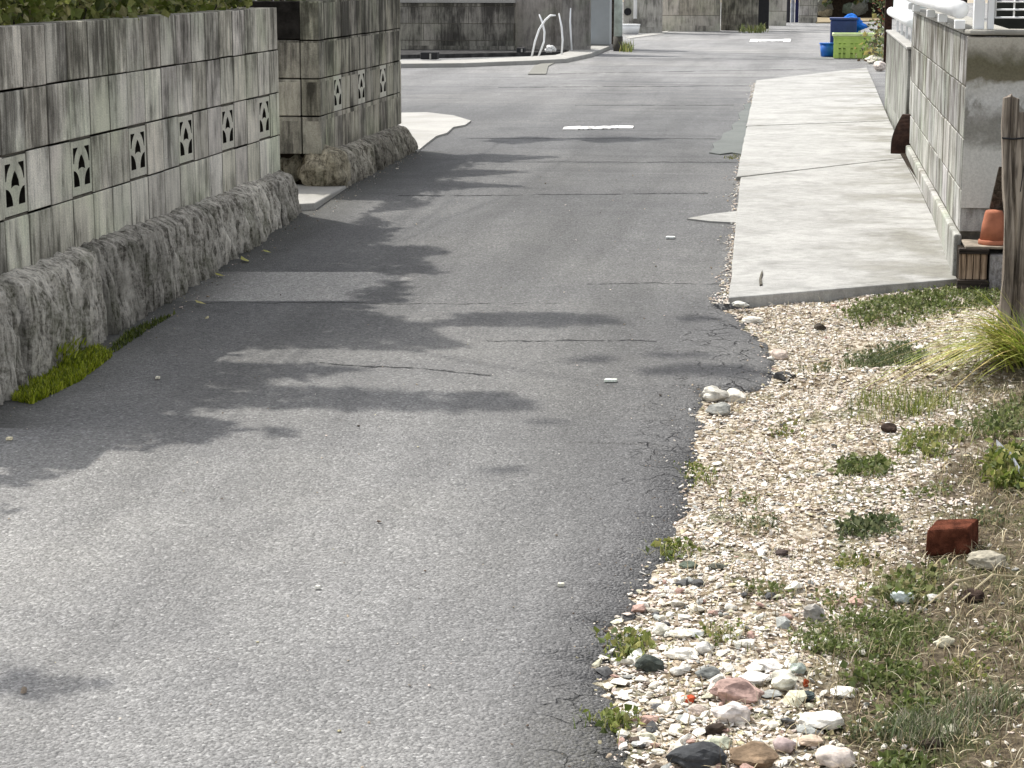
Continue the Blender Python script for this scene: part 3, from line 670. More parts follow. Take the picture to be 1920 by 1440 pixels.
b = MB(); b.prism([(.612, 8.52), (.63, 8.46), (.69, 8.44), (3.2, 8.44), (3.2, 8.62), (.80, 8.62), (.80, 12.9), (.612, 12.9)], 1.143, 1.163)
b.build('coping', m_plain('coping concrete', (.33, .32, .285), .9, .25, 8, .2, .002), RW, bevel=.006)
RFp = thing('white_fence', 'white fence of thick rail, stub posts and wire mesh on the right-hand block wall', 'fence', (.74, 8.55, 1.163), None)
xrl = on_y(1800, 20, 8.6).x; zrl = on_y(1822, 36, 8.6).z+.038; b = MB(); b.tube([(xrl, 8.60, zrl), (xrl, 10, zrl), (xrl, 12.8, zrl)], .036, 16); b.build('rail', M['white'], RFp, smooth=True)
for px, py in ((1800, 50), (1768, 36), (1746, 26)):
    p = on_x(px, py, xrl); yy = p.y; b = MB(); b.box(xrl-.022, xrl+.018, yy-.03, yy+.03, 1.1635, zrl-.04); b.build('stub_post', M['white'], RFp, bevel=.003)
for k in range(1, 3):
    b = MB(); b.box(xrl-.022, xrl+.018, 11.4+k*.6, 11.46+k*.6, 1.1635, zrl-.04); b.build('stub_post', M['white'], RFp, bevel=.003)
pa = on_y(1825, 60, 8.5).x; pb = on_y(1845, 60, 8.5).x; pc = on_y(1851, 60, 8.5).x; pd = on_y(1863, 60, 8.5).x
b = MB(); b.box(pa, pb, 8.5, 8.56, 1.1635, 2.0); b.build('corner_post', M['white'], RFp, bevel=.003)
b = MB(); b.box(pc, pd, 8.5, 8.54, 1.1635, 2.0); b.build('side_post', M['white'], RFp, bevel=.003)
b = MB(); x = pd+.006
zt = on_y(1880, 33, 8.52).z
for k in range(24): b.tube([(pd+.003, 8.52, zt+k*.031), (3.0, 8.52, zt+k*.031)], .0038, 6)
for k in range(30): b.tube([(x+k*.072, 8.527, zt), (x+k*.072, 8.527, 2.0)], .0038, 6)
b.build('wire_mesh', M['white'], RFp, smooth=True)
dk = thing('house_wall', 'dark shaded wall behind the white wire mesh at the top right', 'wall', (1.9, 9.8, .2)); 
MB().box(.80, 3.4, 9.6, 9.75, 0, 3).build('wall', m_plain('dark green render', (.03, .032, .025), .9, .4, 5), dk); MB().box(.78, 3.42, 9.56, 9.79, 3, 3.12).build('coping', M['mortar'], dk)
# pillar wall beyond the gap
PW = thing('pillar_wall', 'low streaked grey wall under the white panel, beyond the right-hand block wall', 'wall', (.68, 15, .28))
b = MB(); b.box(.62, .73, 13.4, 17.1, .2, .90); b.build('wall', m_block('grey streaked render', (.34, .34, .31), (.09, .085, .07), .03, .9, .25, .3, thr=.47, rowh=10), PW, bevel=.01)
b = MB(); b.box(.64, .76, 12.9, 13.398, .25, 1.02); b.build('link_block', M['rwall'], PW, bevel=.008)
b = MB(); b.box(.612, .737, 13.392, 17.12, .901, .918); b.build('coping', M['conc'], PW, bevel=.004)
WP = thing('white_panel', 'tall white panel with a rolled lower edge standing on the low pillar wall', 'panel', (.68, 15, .92))  # plain white panel standing on the low wall, no gate to open
b = MB(); b.box(.66, .672, 13.52, 17.0, 1.09, 2.4); b.build('sheet', m_plain('white steel sheet', (.7, .74, .76), .4, .06, 4, .5, .0003), WP, bevel=.002)
b = MB(); b.tube([(.645, 13.5, 1.065), (.645, 15, 1.065), (.645, 17.0, 1.065)], .036, 14); b.build('rolled_edge', M['white'], WP, smooth=True)
b = MB(); b.box(.668, .728, 13.41, 13.5, .9185, 2.4); b.build('end_post', m_plain('pale green white steel', (.66, .74, .73), .4, .08, 4, .5, .0003), WP, bevel=.003)
for k in range(4): b = MB(); b.box(.673, .69, 14.2+k*.8, 14.23+k*.8, .9185, 1.08); b.build('bracket', M['white'], WP)
# rusty sheet at the foot of the gap
p0 = GP(1690, 292, .02); b = MB(); n = 10
for i in range(n+1):
    t_ = i/n; z = p0.z+.01+.235*t_; xw = .028+.062*math.sin(min(1, (1-t_)*1.25)*math.pi/2); xc = .60
    b.v += [(xc-xw, p0.y-.02+.06*t_, z), (xc+.025, p0.y-.05+.06*t_, z), (xc+.03, p0.y+.03+.06*t_, z), (xc-xw+.01, p0.y+.05+.06*t_, z)]
for i in range(n):
    for k in range(4): b.f.append((4*i+k, 4*i+(k+1) % 4, 4*i+4+(k+1) % 4, 4*i+4+k))
b.f += [(3, 2, 1, 0), (4*n, 4*n+1, 4*n+2, 4*n+3)]; b.c = [(1, 1, 1)]*len(b.v)
tag(b.build('rusty_cover', M['rust'], loc=(.58, p0.y, p0.z)), 'dark rust-brown curved cover at the foot of the gap beside the pavement', 'cover')

# ---------------- wooden box, pot, post, brace ----------------
BX = thing('wooden_box', 'old box of upright brown boards with dark rails at the foot of the right wall', 'box', (.67, 8.25, .17))
q0 = on_y(1797, 533, 8.22); q1 = on_y(1850, 533, 8.22); zt = on_y(1820, 466, 8.22).z; zb = q0.z
b = MB(); n = 4; wdt = (q1.x-q0.x)/n
for k in range(n): b.box(q0.x+k*wdt+.0015, q0.x+(k+1)*wdt-.0015, 8.22+random.uniform(0, .003), 8.24, zb+.02, zt-.022)
b.build('boards', M['board'], BX, bevel=.002)
MB().box(q0.x-.004, q1.x+.004, 8.208, 8.25, zt-.021, zt).build('top_rail', M['darkwood'], BX, bevel=.003)
MB().box(q0.x-.006, q1.x+.004, 8.206, 8.25, zb-.02, zb+.019).build('bottom_rail', M['darkwood'], BX, bevel=.003)
MB().box(q0.x+.004, q1.x, 8.251, 8.42, zb-.02, zt-.012).build('soil_fill', M['dirt'], BX)
SB = thing('stone_edging', 'grey stone blocks carrying a ledge, right of the old wooden box', 'edging', (.95, 8.3, .17))
b = MB(); x = q1.x+.008
for k in range(9): b.box(x, x+.082, 8.22, 8.42, zb-.03, zt-.022, tone(.8, 1.1)); x += .088
b.build('blocks', M['granite2'] if 0 else m_rock('grey field stone', (.3, .29, .28), (.14, .13, .12), 5), SB, bevel=.006)
MB().box(q0.x+.02, x, 8.215, 8.44, zt-.0005, zt+.009).build('ledge', m_plain('earthy mortar', (.26, .22, .17), .95, .5, 25), SB, bevel=.003)
P0 = on_y(1861, 462, 8.3); PT = thing('terracotta_pot', 'upturned orange terracotta pot on the ledge behind the leaning post', 'pot', (P0.x, 8.3, zt+.009))
def lathe(b, cx, cy, prof, n=28, col=None):
    vs = [(cx+r*math.cos(2*math.pi*k/n), cy+r*math.sin(2*math.pi*k/n), z) for r, z in prof for k in range(n)]
    fs = [(i*n+k, i*n+(k+1) % n, (i+1)*n+(k+1) % n, (i+1)*n+k) for i in range(len(prof)-1) for k in range(n)]
    fs += [tuple(range(n-1, -1, -1)), tuple(range((len(prof)-1)*n, len(prof)*n))]; b.add(vs, fs, col)
z0 = zt+.0095; b = MB(); lathe(b, P0.x, 8.3, [(.052, z0+.018), (.044, z0+.08), (.036, z0+.123), (.032, z0+.132), (.02, z0+.1345)]); b.build('pot_body', M['terracotta'], PT, smooth=True)
b = MB(); lathe(b, P0.x, 8.3, [(.056, z0), (.0575, z0+.004), (.0565, z0+.016), (.053, z0+.0185)]); b.build('rim', M['terracotta'], PT, smooth=True)
def plank(path, wd, th, name, mat, parent=None, loc=None, groove=False, seedk=0):
    b = MB(); n = len(path); cs = [(-.5, -.5), (-.08, -.5), (-.03, -.32), (.03, -.32), (.1, -.5), (.5, -.5), (.5, .5), (-.5, .5)] if groove else [(-.5, -.5), (.5, -.5), (.5, .5), (-.5, .5)]
    m_ = len(cs)
    for i, p in enumerate(path):
        for k, (u, v) in enumerate(cs):
            j = noise.noise(Vector((p[2]*9, k*2.1, seedk)))*.006
            b.v.append((p[0]+u*(wd[i] if isinstance(wd, list) else wd)+j, p[1]+v*th+j, p[2]+(noise.noise(Vector((k*3.3, i, seedk)))*.03 if i == n-1 else 0)))
    for i in range(n-1):
        for k in range(m_): b.f.append((i*m_+k, i*m_+(k+1) % m_, (i+1)*m_+(k+1) % m_, (i+1)*m_+k))
    b.f += [tuple(range(m_-1, -1, -1)), tuple(range((n-1)*m_, n*m_))]; b.c = [(1, 1, 1)]*len(b.v)
    return b.build(name, mat, parent, loc, bevel=.003)
YP = 7.25; pb0 = on_y(1893, 625, YP); pt0 = on_y(1903, 182, YP); pm = on_y(1896, 400, YP)
PS = thing('wooden_post', 'split weathered grey timber post with twine near its top, at the right edge', 'post', (pb0.x, YP, zverge(pb0.x, YP)))
path = [(pb0.x, YP, pb0.z-.15), (pb0.x, YP, pb0.z)] + [(pb0.x+(pt0.x-pb0.x)*t_+.012*math.sin(t_*5), YP, pb0.z+(pt0.z-pb0.z)*t_) for t_ in np.linspace(.08, 1, 16)]
plank(path, [.095, .09]+[.088-.036*t_ for t_ in np.linspace(.08, 1, 16)], .06, 'timber', M['post'], PS, groove=True)
plank([(p[0]+.043, p[1]+.02, p[2]) for p in path[2:-1]], .034, .04, 'split_piece', M['post'], PS, seedk=4)
zz = on_y(1903, 258, YP).z; xx = path[-3][0]+.008
b = MB(); b.tube([(xx-.034, YP-.033, zz), (xx+.0, YP-.038, zz-.002), (xx+.05, YP-.033, zz+.003), (xx+.06, YP+.04, zz+.003), (xx-.034, YP+.035, zz), (xx-.036, YP-.03, zz)], .0035, 6)
b.tube([(xx+.045, YP-.036, zz), (xx+.04, YP-.045, zz-.06), (xx+.03, YP-.04, zz-.18)], .0018, 5); b.build('twine', M['black'], PS)
u0 = on_y(1868, 400, 8.37); u1 = on_y(1882, 322, 8.2)
br = plank([(u0.x-.02, 8.39, u0.z-.13), (u0.x, 8.37, u0.z), (u1.x+.01, 8.2, u1.z+.02)], .06, .02, 'leaning_board', wood('dull brown board', (.12, .1, .085), (.06, .05, .04)), loc=tuple(u0), seedk=9)
tag(br, 'dull brown board leaning behind the terracotta pot and the grey post', 'board')
d0 = on_y(1912, 430, 7.7); lump((d0.x+.005, 7.7, d0.z), .035, .04, .065, 44, (.04, .035, .025), 3, .5, 'stump', M['stone'], tagged=('dark mossy stump top beside the grey post at the right edge', 'stump'))

# ---------------- loose stones ----------------
def zv(px, py):
    p = GP(px, py); 
    for i in range(12): p = GP(px, py, zverge(p.x, p.y)-zr(p.y) if p.x > edge_x(p.y) else 0)
    return p
def stone(px, py, wpx, hpx, col, label, ang=0, name='stone', cat='stone', seed=None, deep=1.):
    base = zv(px, py+hpx*.5); s_ = F/((base-Vector((0, 0, H))).length); sx = wpx/s_/2; sz = hpx/s_/2*.95
    c = base+Vector((0, sx*.5*deep, sz*.85)); sd_ = seed or int(px*7+py)
    lump(tuple(c), sx*1.05, sx*.8*deep, sz*1.05, sd_, col, 3, .28, name, M['stone'], angular=ang, tagged=(label, cat, 'loose stones on the gravel verge'))
WH = (.78, .75, .67)
for a in [
 (1220,1245,56,34,(.06,.07,.06),'dark grey-green stone at the road edge, left of the white flat stones',1),
 (1280,1228,62,22,WH,'long flat white stone above and right of the dark grey-green one',.8),
 (1322,1216,36,24,(.68,.66,.6),'white wedge-shaped stone at the top of the white stone group',1),
 (1330,1262,46,24,(.2,.21,.2),'grey slaty stone in the middle of the white stone group',1),
 (1268,1259,26,16,WH,'small round white stone right of the dark grey-green one',0),
 (1443,1250,62,18,(.8,.77,.72),'thin white slab-like stone at the top of the central heap',.8),
 (1497,1254,34,22,(.42,.47,.42),'pale greenish stone at the top right of the central heap',1),
 (1466,1276,58,38,(.76,.73,.6),'cream stepped stone in the central heap',1),
 (1412,1274,60,18,(.8,.78,.74),'flat white stone just left of the cream stepped stone',.9),
 (1386,1299,104,46,(.42,.29,.25),'large pink granite stone in the central heap',.9),
 (1374,1338,74,44,(.72,.66,.62),'large white stone in front of the pink granite one',.7),
 (1304,1332,38,24,(.55,.46,.4),'small buff stone below the orange fragment',1),
 (1510,1280,12,18,(.55,.1,.03),'tiny upright orange-red fragment right of the cream stone',1),
 (1290,1312,32,16,(.55,.1,.04),'orange-red tile fragment left of the pink granite stone',1),
 (1508,1304,38,22,(.07,.09,.09),'dark slate stone below the upright orange fragment',1),
 (1580,1300,56,20,(.8,.78,.7),'isolated thin white stone on soil, right of the heap',1),
 (1546,1352,88,34,(.8,.77,.7),'large white triangular flat stone right of the heap',1),
 (1514,1390,56,22,(.6,.47,.36),'pinkish cream wedge stone near the bottom',1),
 (1470,1398,38,30,(.5,.4,.38),'speckled pink round stone near the bottom',0),
 (1566,1422,66,42,(.72,.63,.56),'smooth rounded pale pink stone at the bottom edge',0),
 (1414,1420,92,46,(.24,.17,.11),'tan brown stone at the bottom edge',1),
 (1308,1420,104,44,(.05,.052,.055),'large lump of dark broken asphalt at the bottom edge',.3),
 (1346,1395,52,26,(.5,.52,.4),'pale greenish white stone above the asphalt lump',1),
 (1420,1390,22,16,(.75,.73,.66),'tiny white stone above the tan brown stone',.8),
 (1234,1410,26,12,(.72,.7,.6),'small flat cream stone left of the asphalt lump',.6),
 (1345,1368,40,26,(.06,.045,.035),'dark brown stone tucked below the large white one',1),
 (1852,1052,70,36,(.36,.33,.26),'smooth beige-grey stone in front of the red brick',.2),
 (1692,1120,46,26,(.6,.66,.64),'pale blue-white stone above the green weed patch',.5),
 (1748,1122,30,14,(.6,.58,.52),'small pale stone right of the blue-white one',.4),
 (1525,1150,44,40,(.36,.34,.31),'grey pyramid-shaped stone above the green weed patch',1),
 (1771,1204,34,22,(.72,.68,.52),'cream yellow stone right of the green weed patch',.5),
 (1340,738,58,32,(.6,.57,.5),'upper whitish rock at the notch in the asphalt edge',1),
 (1378,742,50,26,(.7,.66,.58),'right-hand whitish rock at the notch in the asphalt edge',1),
 (1348,765,54,28,(.36,.36,.33),'lower grey rock at the notch in the asphalt edge',1),
 (1666,803,30,20,(.06,.04,.03),'dark brown stone on pale gravel below the yellow grass',1),
 (1465,1036,30,14,(.06,.045,.04),'dark triangular chip on the pale gravel left of the brick',1),
 (1538,613,22,16,(.06,.05,.04),'small dark stone below the pavement corner',1),
 (1345,1062,34,12,(.14,.14,.11),'flat dark olive stone near the cracked asphalt edge',.8),
 (1290,1060,34,14,(.1,.12,.09),'green-black flat stone touching the cracked asphalt edge',.8),
 (1474,706,44,18,(.05,.05,.05),'dark broken asphalt chunk at the outer road corner',1),
 (1825,1118,46,26,(.04,.025,.018),'dark soil clod below the beige-grey stone',.5),
 (1746,1396,44,26,(.045,.035,.025),'dark soil clod near the bottom right',.5),
 (1408,600,40,14,(.68,.65,.58),'pale flat stone at the pavement corner',.6), (1388,570,30,12,(.6,.6,.55),'small pale stone under the pavement front edge',.6),
 (1460,665,40,22,(.66,.55,.47),'pinkish pale stone at the outer road corner',.6),
 (1240,1180,40,26,(.74,.72,.62),'white stone at the broken asphalt corner above the white group',.8), (1285,1190,60,16,(.7,.66,.56),'long cream sliver of stone at the broken asphalt corner',.8)]:
    stone(*a)
BK = zv(1780, 1050); sB = F/((BK-Vector((0, 0, H))).length)
b = MB(); x0_, x1_ = BK.x-44/sB, BK.x+36/sB; dp = .1; zB = BK.z+.006; hB = .064
b.add([(x0_, BK.y, zB), (x1_, BK.y+.02, zB), (x1_+.03, BK.y+.11, zB), (x0_+.02, BK.y+.1, zB), (x0_+.002, BK.y+.004, zB+hB), (x1_-.006, BK.y+.022, zB+hB+.004), (x1_+.028, BK.y+.11, zB+hB+.006), (x0_+.03, BK.y+.1, zB+hB+.002)],
      [(0,3,2,1),(4,5,6,7),(0,1,5,4),(1,2,6,5),(2,3,7,6),(3,0,4,7)])
tag(b.build('brick', M['brick'], loc=(BK.x, BK.y, zB), bevel=.006), 'broken red brick lying on the verge above the beige-grey stone', 'brick')

# ---------------- gravel, litter, grass ----------------
ICO = np.array([(0,-.526,.851),(0,.526,.851),(.526,.851,0),(-.526,.851,0),(-.851,0,.526),(.851,0,.526),(0,-.526,-.851),(0,.526,-.851),(-.526,-.851,0),(.526,-.851,0),(.851,0,-.526),(-.851,0,-.526)])
IF = np.array([(0,5,1),(0,1,4),(1,5,2),(1,2,3),(1,3,4),(0,4,8),(0,8,9),(0,9,5),(5,9,10),(5,10,2),(4,3,11),(4,11,8),(2,10,7),(2,7,3),(3,7,11),(6,7,10),(6,10,9),(6,9,8),(6,8,11),(6,11,7)])
def pebbles(P, size, pal, wts, name, flat=.5):
    P = np.asarray(P); n = len(P); sz = np.asarray(size)[:, None, None]
    V = np.repeat(ICO[None], n, 0)*rng.uniform(.6, 1.25, (n, 12, 1)); V *= np.stack([rng.uniform(.8, 1.5, n), rng.uniform(.6, 1.1, n), rng.uniform(.7, 1.1, n)*flat], 1)[:, None, :]
    a = rng.uniform(0, 6.3, n); tl = rng.normal(0, .35, n); ca, sa, cb, sb = np.cos(a), np.sin(a), np.cos(tl), np.sin(tl)
    x, y, z = V[..., 0], V[..., 1], V[..., 2]; x, z = x*cb[:, None]-z*sb[:, None], x*sb[:, None]+z*cb[:, None]; x, y = x*ca[:, None]-y*sa[:, None], x*sa[:, None]+y*ca[:, None]
    V = np.stack([x, y, z], 2)*sz+P[:, None, :]
    pal = np.asarray(pal); c = pal[rng.choice(len(pal), n, p=np.array(wts)/sum(wts))]*rng.uniform(.8, 1.15, n)[:, None]
    Fc = (IF[None]+np.arange(n)[:, None, None]*12).reshape(-1, 3)
    return grow(V.reshape(-1, 3), Fc, np.repeat(np.clip(c, 0, .85), 12, 0), name, M['pebble'])
def palegravel(x, y):                                         # 1 in the pale gravel, 0 in the brown soil
    n = noise.noise(Vector((x*2.6, y*2.6, 3)))*.17+noise.noise(Vector((x*8, y*5, 1)))*.08; d = x-(y-3.6)*.19+n+.07
    return 1/(1+math.exp((d-.10)*22))
P_, S_ = [], []
while len(P_) < 34000:
    y = 3.2+5.3*random.random()**1.15; x = random.uniform(-.42, 1.0); e = edge_x(y)
    if x < e-.025 or (y > 7.9+.51*(x+.28) and x < .62): continue
    if x < e+.01 and random.random() < .75: continue
    g = palegravel(x, y)
    if random.random() > g*.96+.07 or random.random() < 1.5*max(0, noise.noise(Vector((x*7, y*4.5, 11)))-.08): continue
    P_.append((x, y, zverge(x, y)+.002 if x > e else zroad(x, y)+.002)); near = max(0, 4.5-y)
    r_ = random.lognormvariate(math.log(.0038), .45); S_.append(min(r_*(1+near*.35), .017))
PAL = [(.74, .69, .62), (.7, .63, .54), (.68, .57, .5), (.82, .79, .73), (.42, .34, .25), (.22, .18, .14), (.32, .32, .3), (.12, .09, .07), (.52, .47, .3)]
for i in range(1500):
    y = 7.9+12.8*random.random()**1.6; xe = -.278-(y-7.9)*.0175; w_ = .02+.035*abs(noise.noise(Vector((y*2.2, 4, 0)))); P_.append((xe-abs(random.gauss(0, w_)), y, zr(y)+.003)); S_.append(random.uniform(.0025, .007))
tag(pebbles(GRIT, [random.lognormvariate(math.log(.0022), .4) for _ in GRIT], PAL, [1, 2, 3, .5, 6, 6, 4, 5, 2], 'road_grit', .5), kind='stuff')
tag(pebbles(P_, S_, PAL, [5, 5, 4, 3.5, 3, 1.6, .9, .8, 1.6], 'gravel', .4), kind='stuff')
P_, S_ = [], []
while len(P_) < 320:                                          # coarser broken stone near the camera and by the asphalt edge
    y = random.uniform(3.2, 4.6) if random.random() < .8 else random.uniform(4.6, 8); x = random.uniform(-.4, .35); e = edge_x(y)
    if x < e-.01 or random.random() > palegravel(x, y)+.05 or random.random() > math.exp(-(x-e)*3.2): continue
    P_.append((x, y, zverge(x, y)+.006)); S_.append(random.lognormvariate(math.log(.012), .35)*(1 if y < 4.7 else .75))
tag(pebbles(P_, S_, [(.78, .75, .67), (.7, .66, .56), (.45, .3, .25), (.35, .36, .34), (.1, .1, .1), (.6, .58, .44)], [6, 4, 2, 2, 1, 2], 'coarse_gravel', .55), kind='stuff')
P_ = []
while len(P_) < 12500:
    y = random.uniform(3.2, 8.3); x = random.uniform(-.25, 1.1)
    if x < edge_x(y)+.03 or (y > 7.85+.51*(x+.28)) or random.random() > (1-palegravel(x, y))*.9+.3: continue
    P_.append((x, y, zverge(x, y)+.002))
tag(blades(P_, .05, .0022, [(.4, .33, .2), (.5, .42, .27), (.22, .17, .1), (.12, .09, .05), (.55, .5, .36)], 'dry_grass', None, (0, 0), 1.6, 4, 'straw', droop=1.2), kind='stuff')
def tuft(poly, n, h, wd, cols, label, name='weed_patch', cat='weeds', lean=(0, 0), spread=1.1, lf=0, group='weeds on the verge', lsize=.018):
    P = scatter_px(poly, n, 0, lambda x, y: (zverge(x, y) if x > edge_x(y) else zroad(x, y))); c = sum((Vector(p) for p in P), Vector())/len(P)
    P = [(p[0]+random.gauss(0, .025), p[1]+random.gauss(0, .022)*(1 if p[1] < 9 else 0), p[2]) for p in P if random.random() < .2+1.6*max(0, noise.noise(Vector((p[0]*11, p[1]*9, 0)))+.25)]
    t = thing(name, label, cat, c, group); blades(P, h, wd, cols, 'blades', t, lean, spread)
    if lf: leaves([(p[0], p[1], p[2]+random.uniform(.004, h*.8)) for p in random.choices(P, k=lf)], lsize, cols, 'leaves', t, -.3)
    return t
G1 = [(.13, .17, .045), (.17, .21, .065), (.09, .12, .035), (.24, .26, .11)]; G2_ = [(.16, .2, .04), (.24, .27, .07), (.1, .14, .03), (.35, .34, .12)]; G3 = [(.08, .11, .045), (.11, .14, .06), (.17, .19, .09)]
tuft([(1590, 590), (1640, 560), (1790, 540), (1865, 548), (1875, 580), (1800, 585), (1690, 612), (1620, 608)], 5200, .022, .004, G1, 'low dense green mat of weeds along the front edge of the pavement', lf=2500, lsize=.014)
tuft([(1590, 690), (1630, 665), (1700, 655), (1725, 680), (1690, 700), (1610, 700)], 800, .05, .003, G3, 'dark feathery weed on the ridge below the green mat', lf=700, lsize=.012)
tuft([(1590, 790), (1620, 745), (1700, 735), (1790, 745), (1760, 775), (1680, 790)], 950, .055, .003, G2_, 'yellowish thin grass below the dark feathery weed', 'grass_clump', 'grass')
tuft([(1690, 850), (1710, 820), (1780, 810), (1800, 840), (1760, 865)], 620, .04, .003, G2_, 'small light green grass patch under the dark brown stone', 'grass_clump', 'grass', lf=150)
tuft([(1580, 885), (1600, 865), (1660, 865), (1670, 888), (1620, 895)], 480, .028, .003, G1, 'small green weed in the middle of the pale gravel', lf=300)
tuft([(1590, 990), (1600, 970), (1680, 972), (1690, 990), (1630, 995)], 380, .025, .003, G3, 'small dark green weed left of the brick', lf=250)
tuft([(1500, 1205), (1520, 1165), (1600, 1150), (1700, 1140), (1740, 1165), (1735, 1205), (1640, 1222), (1560, 1215)], 3000, .024, .003, G1, 'broad dark green weed patch right of the grey pyramid stone', lf=900, lsize=.011)
tuft([(1600, 1275), (1620, 1240), (1700, 1245), (1770, 1262), (1740, 1290), (1640, 1290)], 500, .02, .003, G1, 'flat clover-like weeds below the broad weed patch', lf=420, lsize=.016)
tuft([(1690, 1385), (1700, 1340), (1780, 1335), (1900, 1310), (1925, 1335), (1830, 1370), (1760, 1400)], 1900, .045, .003, G3+[(.3, .28, .2)], 'grey-green grass patch at the bottom right', 'grass_clump', 'grass')
tuft([(1640, 1115), (1660, 1080), (1760, 1070), (1770, 1110), (1700, 1130)], 480, .035, .003, G1+[(.3, .27, .12)], 'sparse green weeds above the blue-white stone', lf=250)
tuft([(1850, 900), (1865, 860), (1925, 850), (1930, 915), (1880, 925)], 420, .05, .004, G2_, 'light green leafy weed at the right edge above the brick', lf=420, lsize=.025)
tuft([(1800, 820), (1820, 780), (1925, 760), (1930, 820), (1860, 835)], 620, .04, .003, G1, 'green weeds below the long-bladed grass clump', lf=320)
tuft([(1148, 1215), (1160, 1180), (1195, 1175), (1215, 1200), (1180, 1228)], 190, .03, .003, G2_, 'sprig of weed on the broken asphalt corner', lf=120)
tuft([(1120, 1350), (1140, 1325), (1175, 1330), (1165, 1360)], 130, .03, .003, G2_, 'tiny green sprig on dark road dirt near the bottom', lf=60)
tuft([(1245, 1035), (1258, 1005), (1290, 1012), (1280, 1035)], 150, .028, .003, G2_, 'tiny green sprig at the cracked road edge left of the gravel', lf=60)
tuft([(1292, 900), (1300, 860), (1325, 865), (1330, 895)], 200, .022, .003, G2_, 'small moss sprig against the straight asphalt edge', lf=100, lsize=.01)
tuft([(1370, 300), (1372, 292), (1392, 290), (1394, 300)], 200, .02, .004, [(.14, .14, .02)], 'moss sprig at the corner of the grey mortar patch', 'moss', 'moss')
tuft([(1660, 1330), (1700, 1300), (1740, 1310), (1690, 1340)], 200, .02, .003, G1, 'tiny green weed left of the bottom right grass', lf=120)
tuft([(1660, 1440), (1680, 1405), (1740, 1412), (1730, 1440)], 260, .02, .003, G1, 'small green weed at the bottom edge below the dark clod', lf=200)
tuft([(1370, 1438), (1440, 1230), (1480, 1215), (1500, 1235)], 120, .02, .003, G1, 'sparse sprigs between the stones of the heap', lf=150, lsize=.011) if 0 else None
for i, (px, py) in enumerate([(1395, 930), (1465, 800), (1530, 700), (1440, 1100), (1600, 1040), (1850, 980), (1880, 1200), (1810, 1260), (1620, 1360), (1560, 1120), (1350, 1190), (1420, 980), (1740, 930)]):
    wz = ['left of', 'right of'][i % 2]; tuft([(px-22, py+9), (px-18, py-9), (px+20, py-10), (px+26, py+8)], 60+i*7 % 50, .026+.004*(i % 3), .0028, [G1, G2_, G3][i % 3]+[(.35, .3, .16)], 'small sprig of weed on the pale gravel' if px < 1600 else 'small sprig of weed on the brown soil', 'weed_sprig', group='sprigs on the pale gravel' if px < 1600 else 'sprigs on the brown soil', lf=45+i*13 % 60, lsize=.012)
P_ = []
while len(P_) < 15000:                                        # low creeping green and brown cover all through the soil
    y = random.uniform(3.2, 8.3); x = random.uniform(-.25, 1.1)
    if x < edge_x(y)+.03 or (y > 7.85+.51*(x+.28)) or random.random() > (1-palegravel(x, y))*1.0+.03 or noise.noise(Vector((x*8, y*6, 7))) < -.12: continue
    P_.append((x, y, zverge(x, y)+.001))
tag(blades(P_, .022, .0026, [(.1, .12, .035), (.14, .16, .05), (.2, .19, .09), (.26, .2, .12), (.08, .08, .03)], 'ground_cover', None, (0, 0), 1.8, 3, droop=1.0), kind='stuff')
# long-bladed clump arching to the left
cp_ = zv(1925, 690); t = thing('grass_clump', 'large clump of long arching yellow-green blades at the right edge', 'grass', cp_)
P_ = [(cp_.x+random.gauss(0, .035), cp_.y+random.gauss(0, .05), cp_.z) for _ in range(260)]
blades(P_, .42, .0075, [(.34, .4, .06), (.45, .48, .1), (.2, .27, .04), (.55, .52, .16), (.6, .48, .2)], 'long_blades', t, (-.85, -.5), .65, 9, droop=1.45)
P_ = [(cp_.x+random.gauss(0, .05), cp_.y+random.gauss(0, .05), cp_.z) for _ in range(160)]
blades(P_, .2, .006, [(.12, .18, .03), (.2, .26, .05)], 'short_blades', t, (-.2, -.1), .9, 6)
# strip of grey plastic, right edge
s0, s1 = zv(1868, 842), zv(1925, 925); b = MB(); d = (s1-s0); nrm = Vector((0, .022, .004))
b.add([s0+Vector((0, 0, .012)), s0+d*.5+Vector((0, 0, .03)), s1+Vector((0, 0, .02)), s1+nrm+Vector((0, 0, .03)), s0+d*.5+nrm+Vector((0, 0, .042)), s0+nrm*.6+Vector((0, 0, .02))], [(0, 1, 4, 5), (1, 2, 3, 4), (5, 4, 1, 0), (4, 3, 2, 1)])
o = b.build('plastic_strip', m_plain('grey plastic', (.36, .38, .42), .5, .3, 30), loc=s0); tag(o, 'curled grey plastic strip lying in the weeds at the right edge', 'strip'); md = o.modifiers.new('thick', 'SOLIDIFY'); md.thickness = .003
# twigs and dried stems
for (pts_, lab) in (([(1430, 815, 0), (1455, 820, .01), (1475, 812, .004)], 'dark twig on pale gravel below the asphalt notch'), ([(1850, 1085, .01), (1790, 1115, .03), (1730, 1150, .01)], 'pale dry stem below the beige-grey stone'),
                    ([(1920, 1090, .01), (1860, 1102, .03), (1790, 1140, .005)], 'long pale dry stem at the right edge below the stone'), ([(1700, 700, .0), (1790, 690, .04), (1840, 650, .02)], 'dark dead stem under the long-bladed clump')):
    P = [zv(a, c)+Vector((0, 0, h_)) for a, c, h_ in pts_]; b = MB(); b.tube(P, [.0025, .003, .0015], 6, (.08, .05, .03) if 'dark' in lab else (.5, .43, .28)); tag(b.build('twig', M['straw'], loc=P[0]), lab, 'twig')

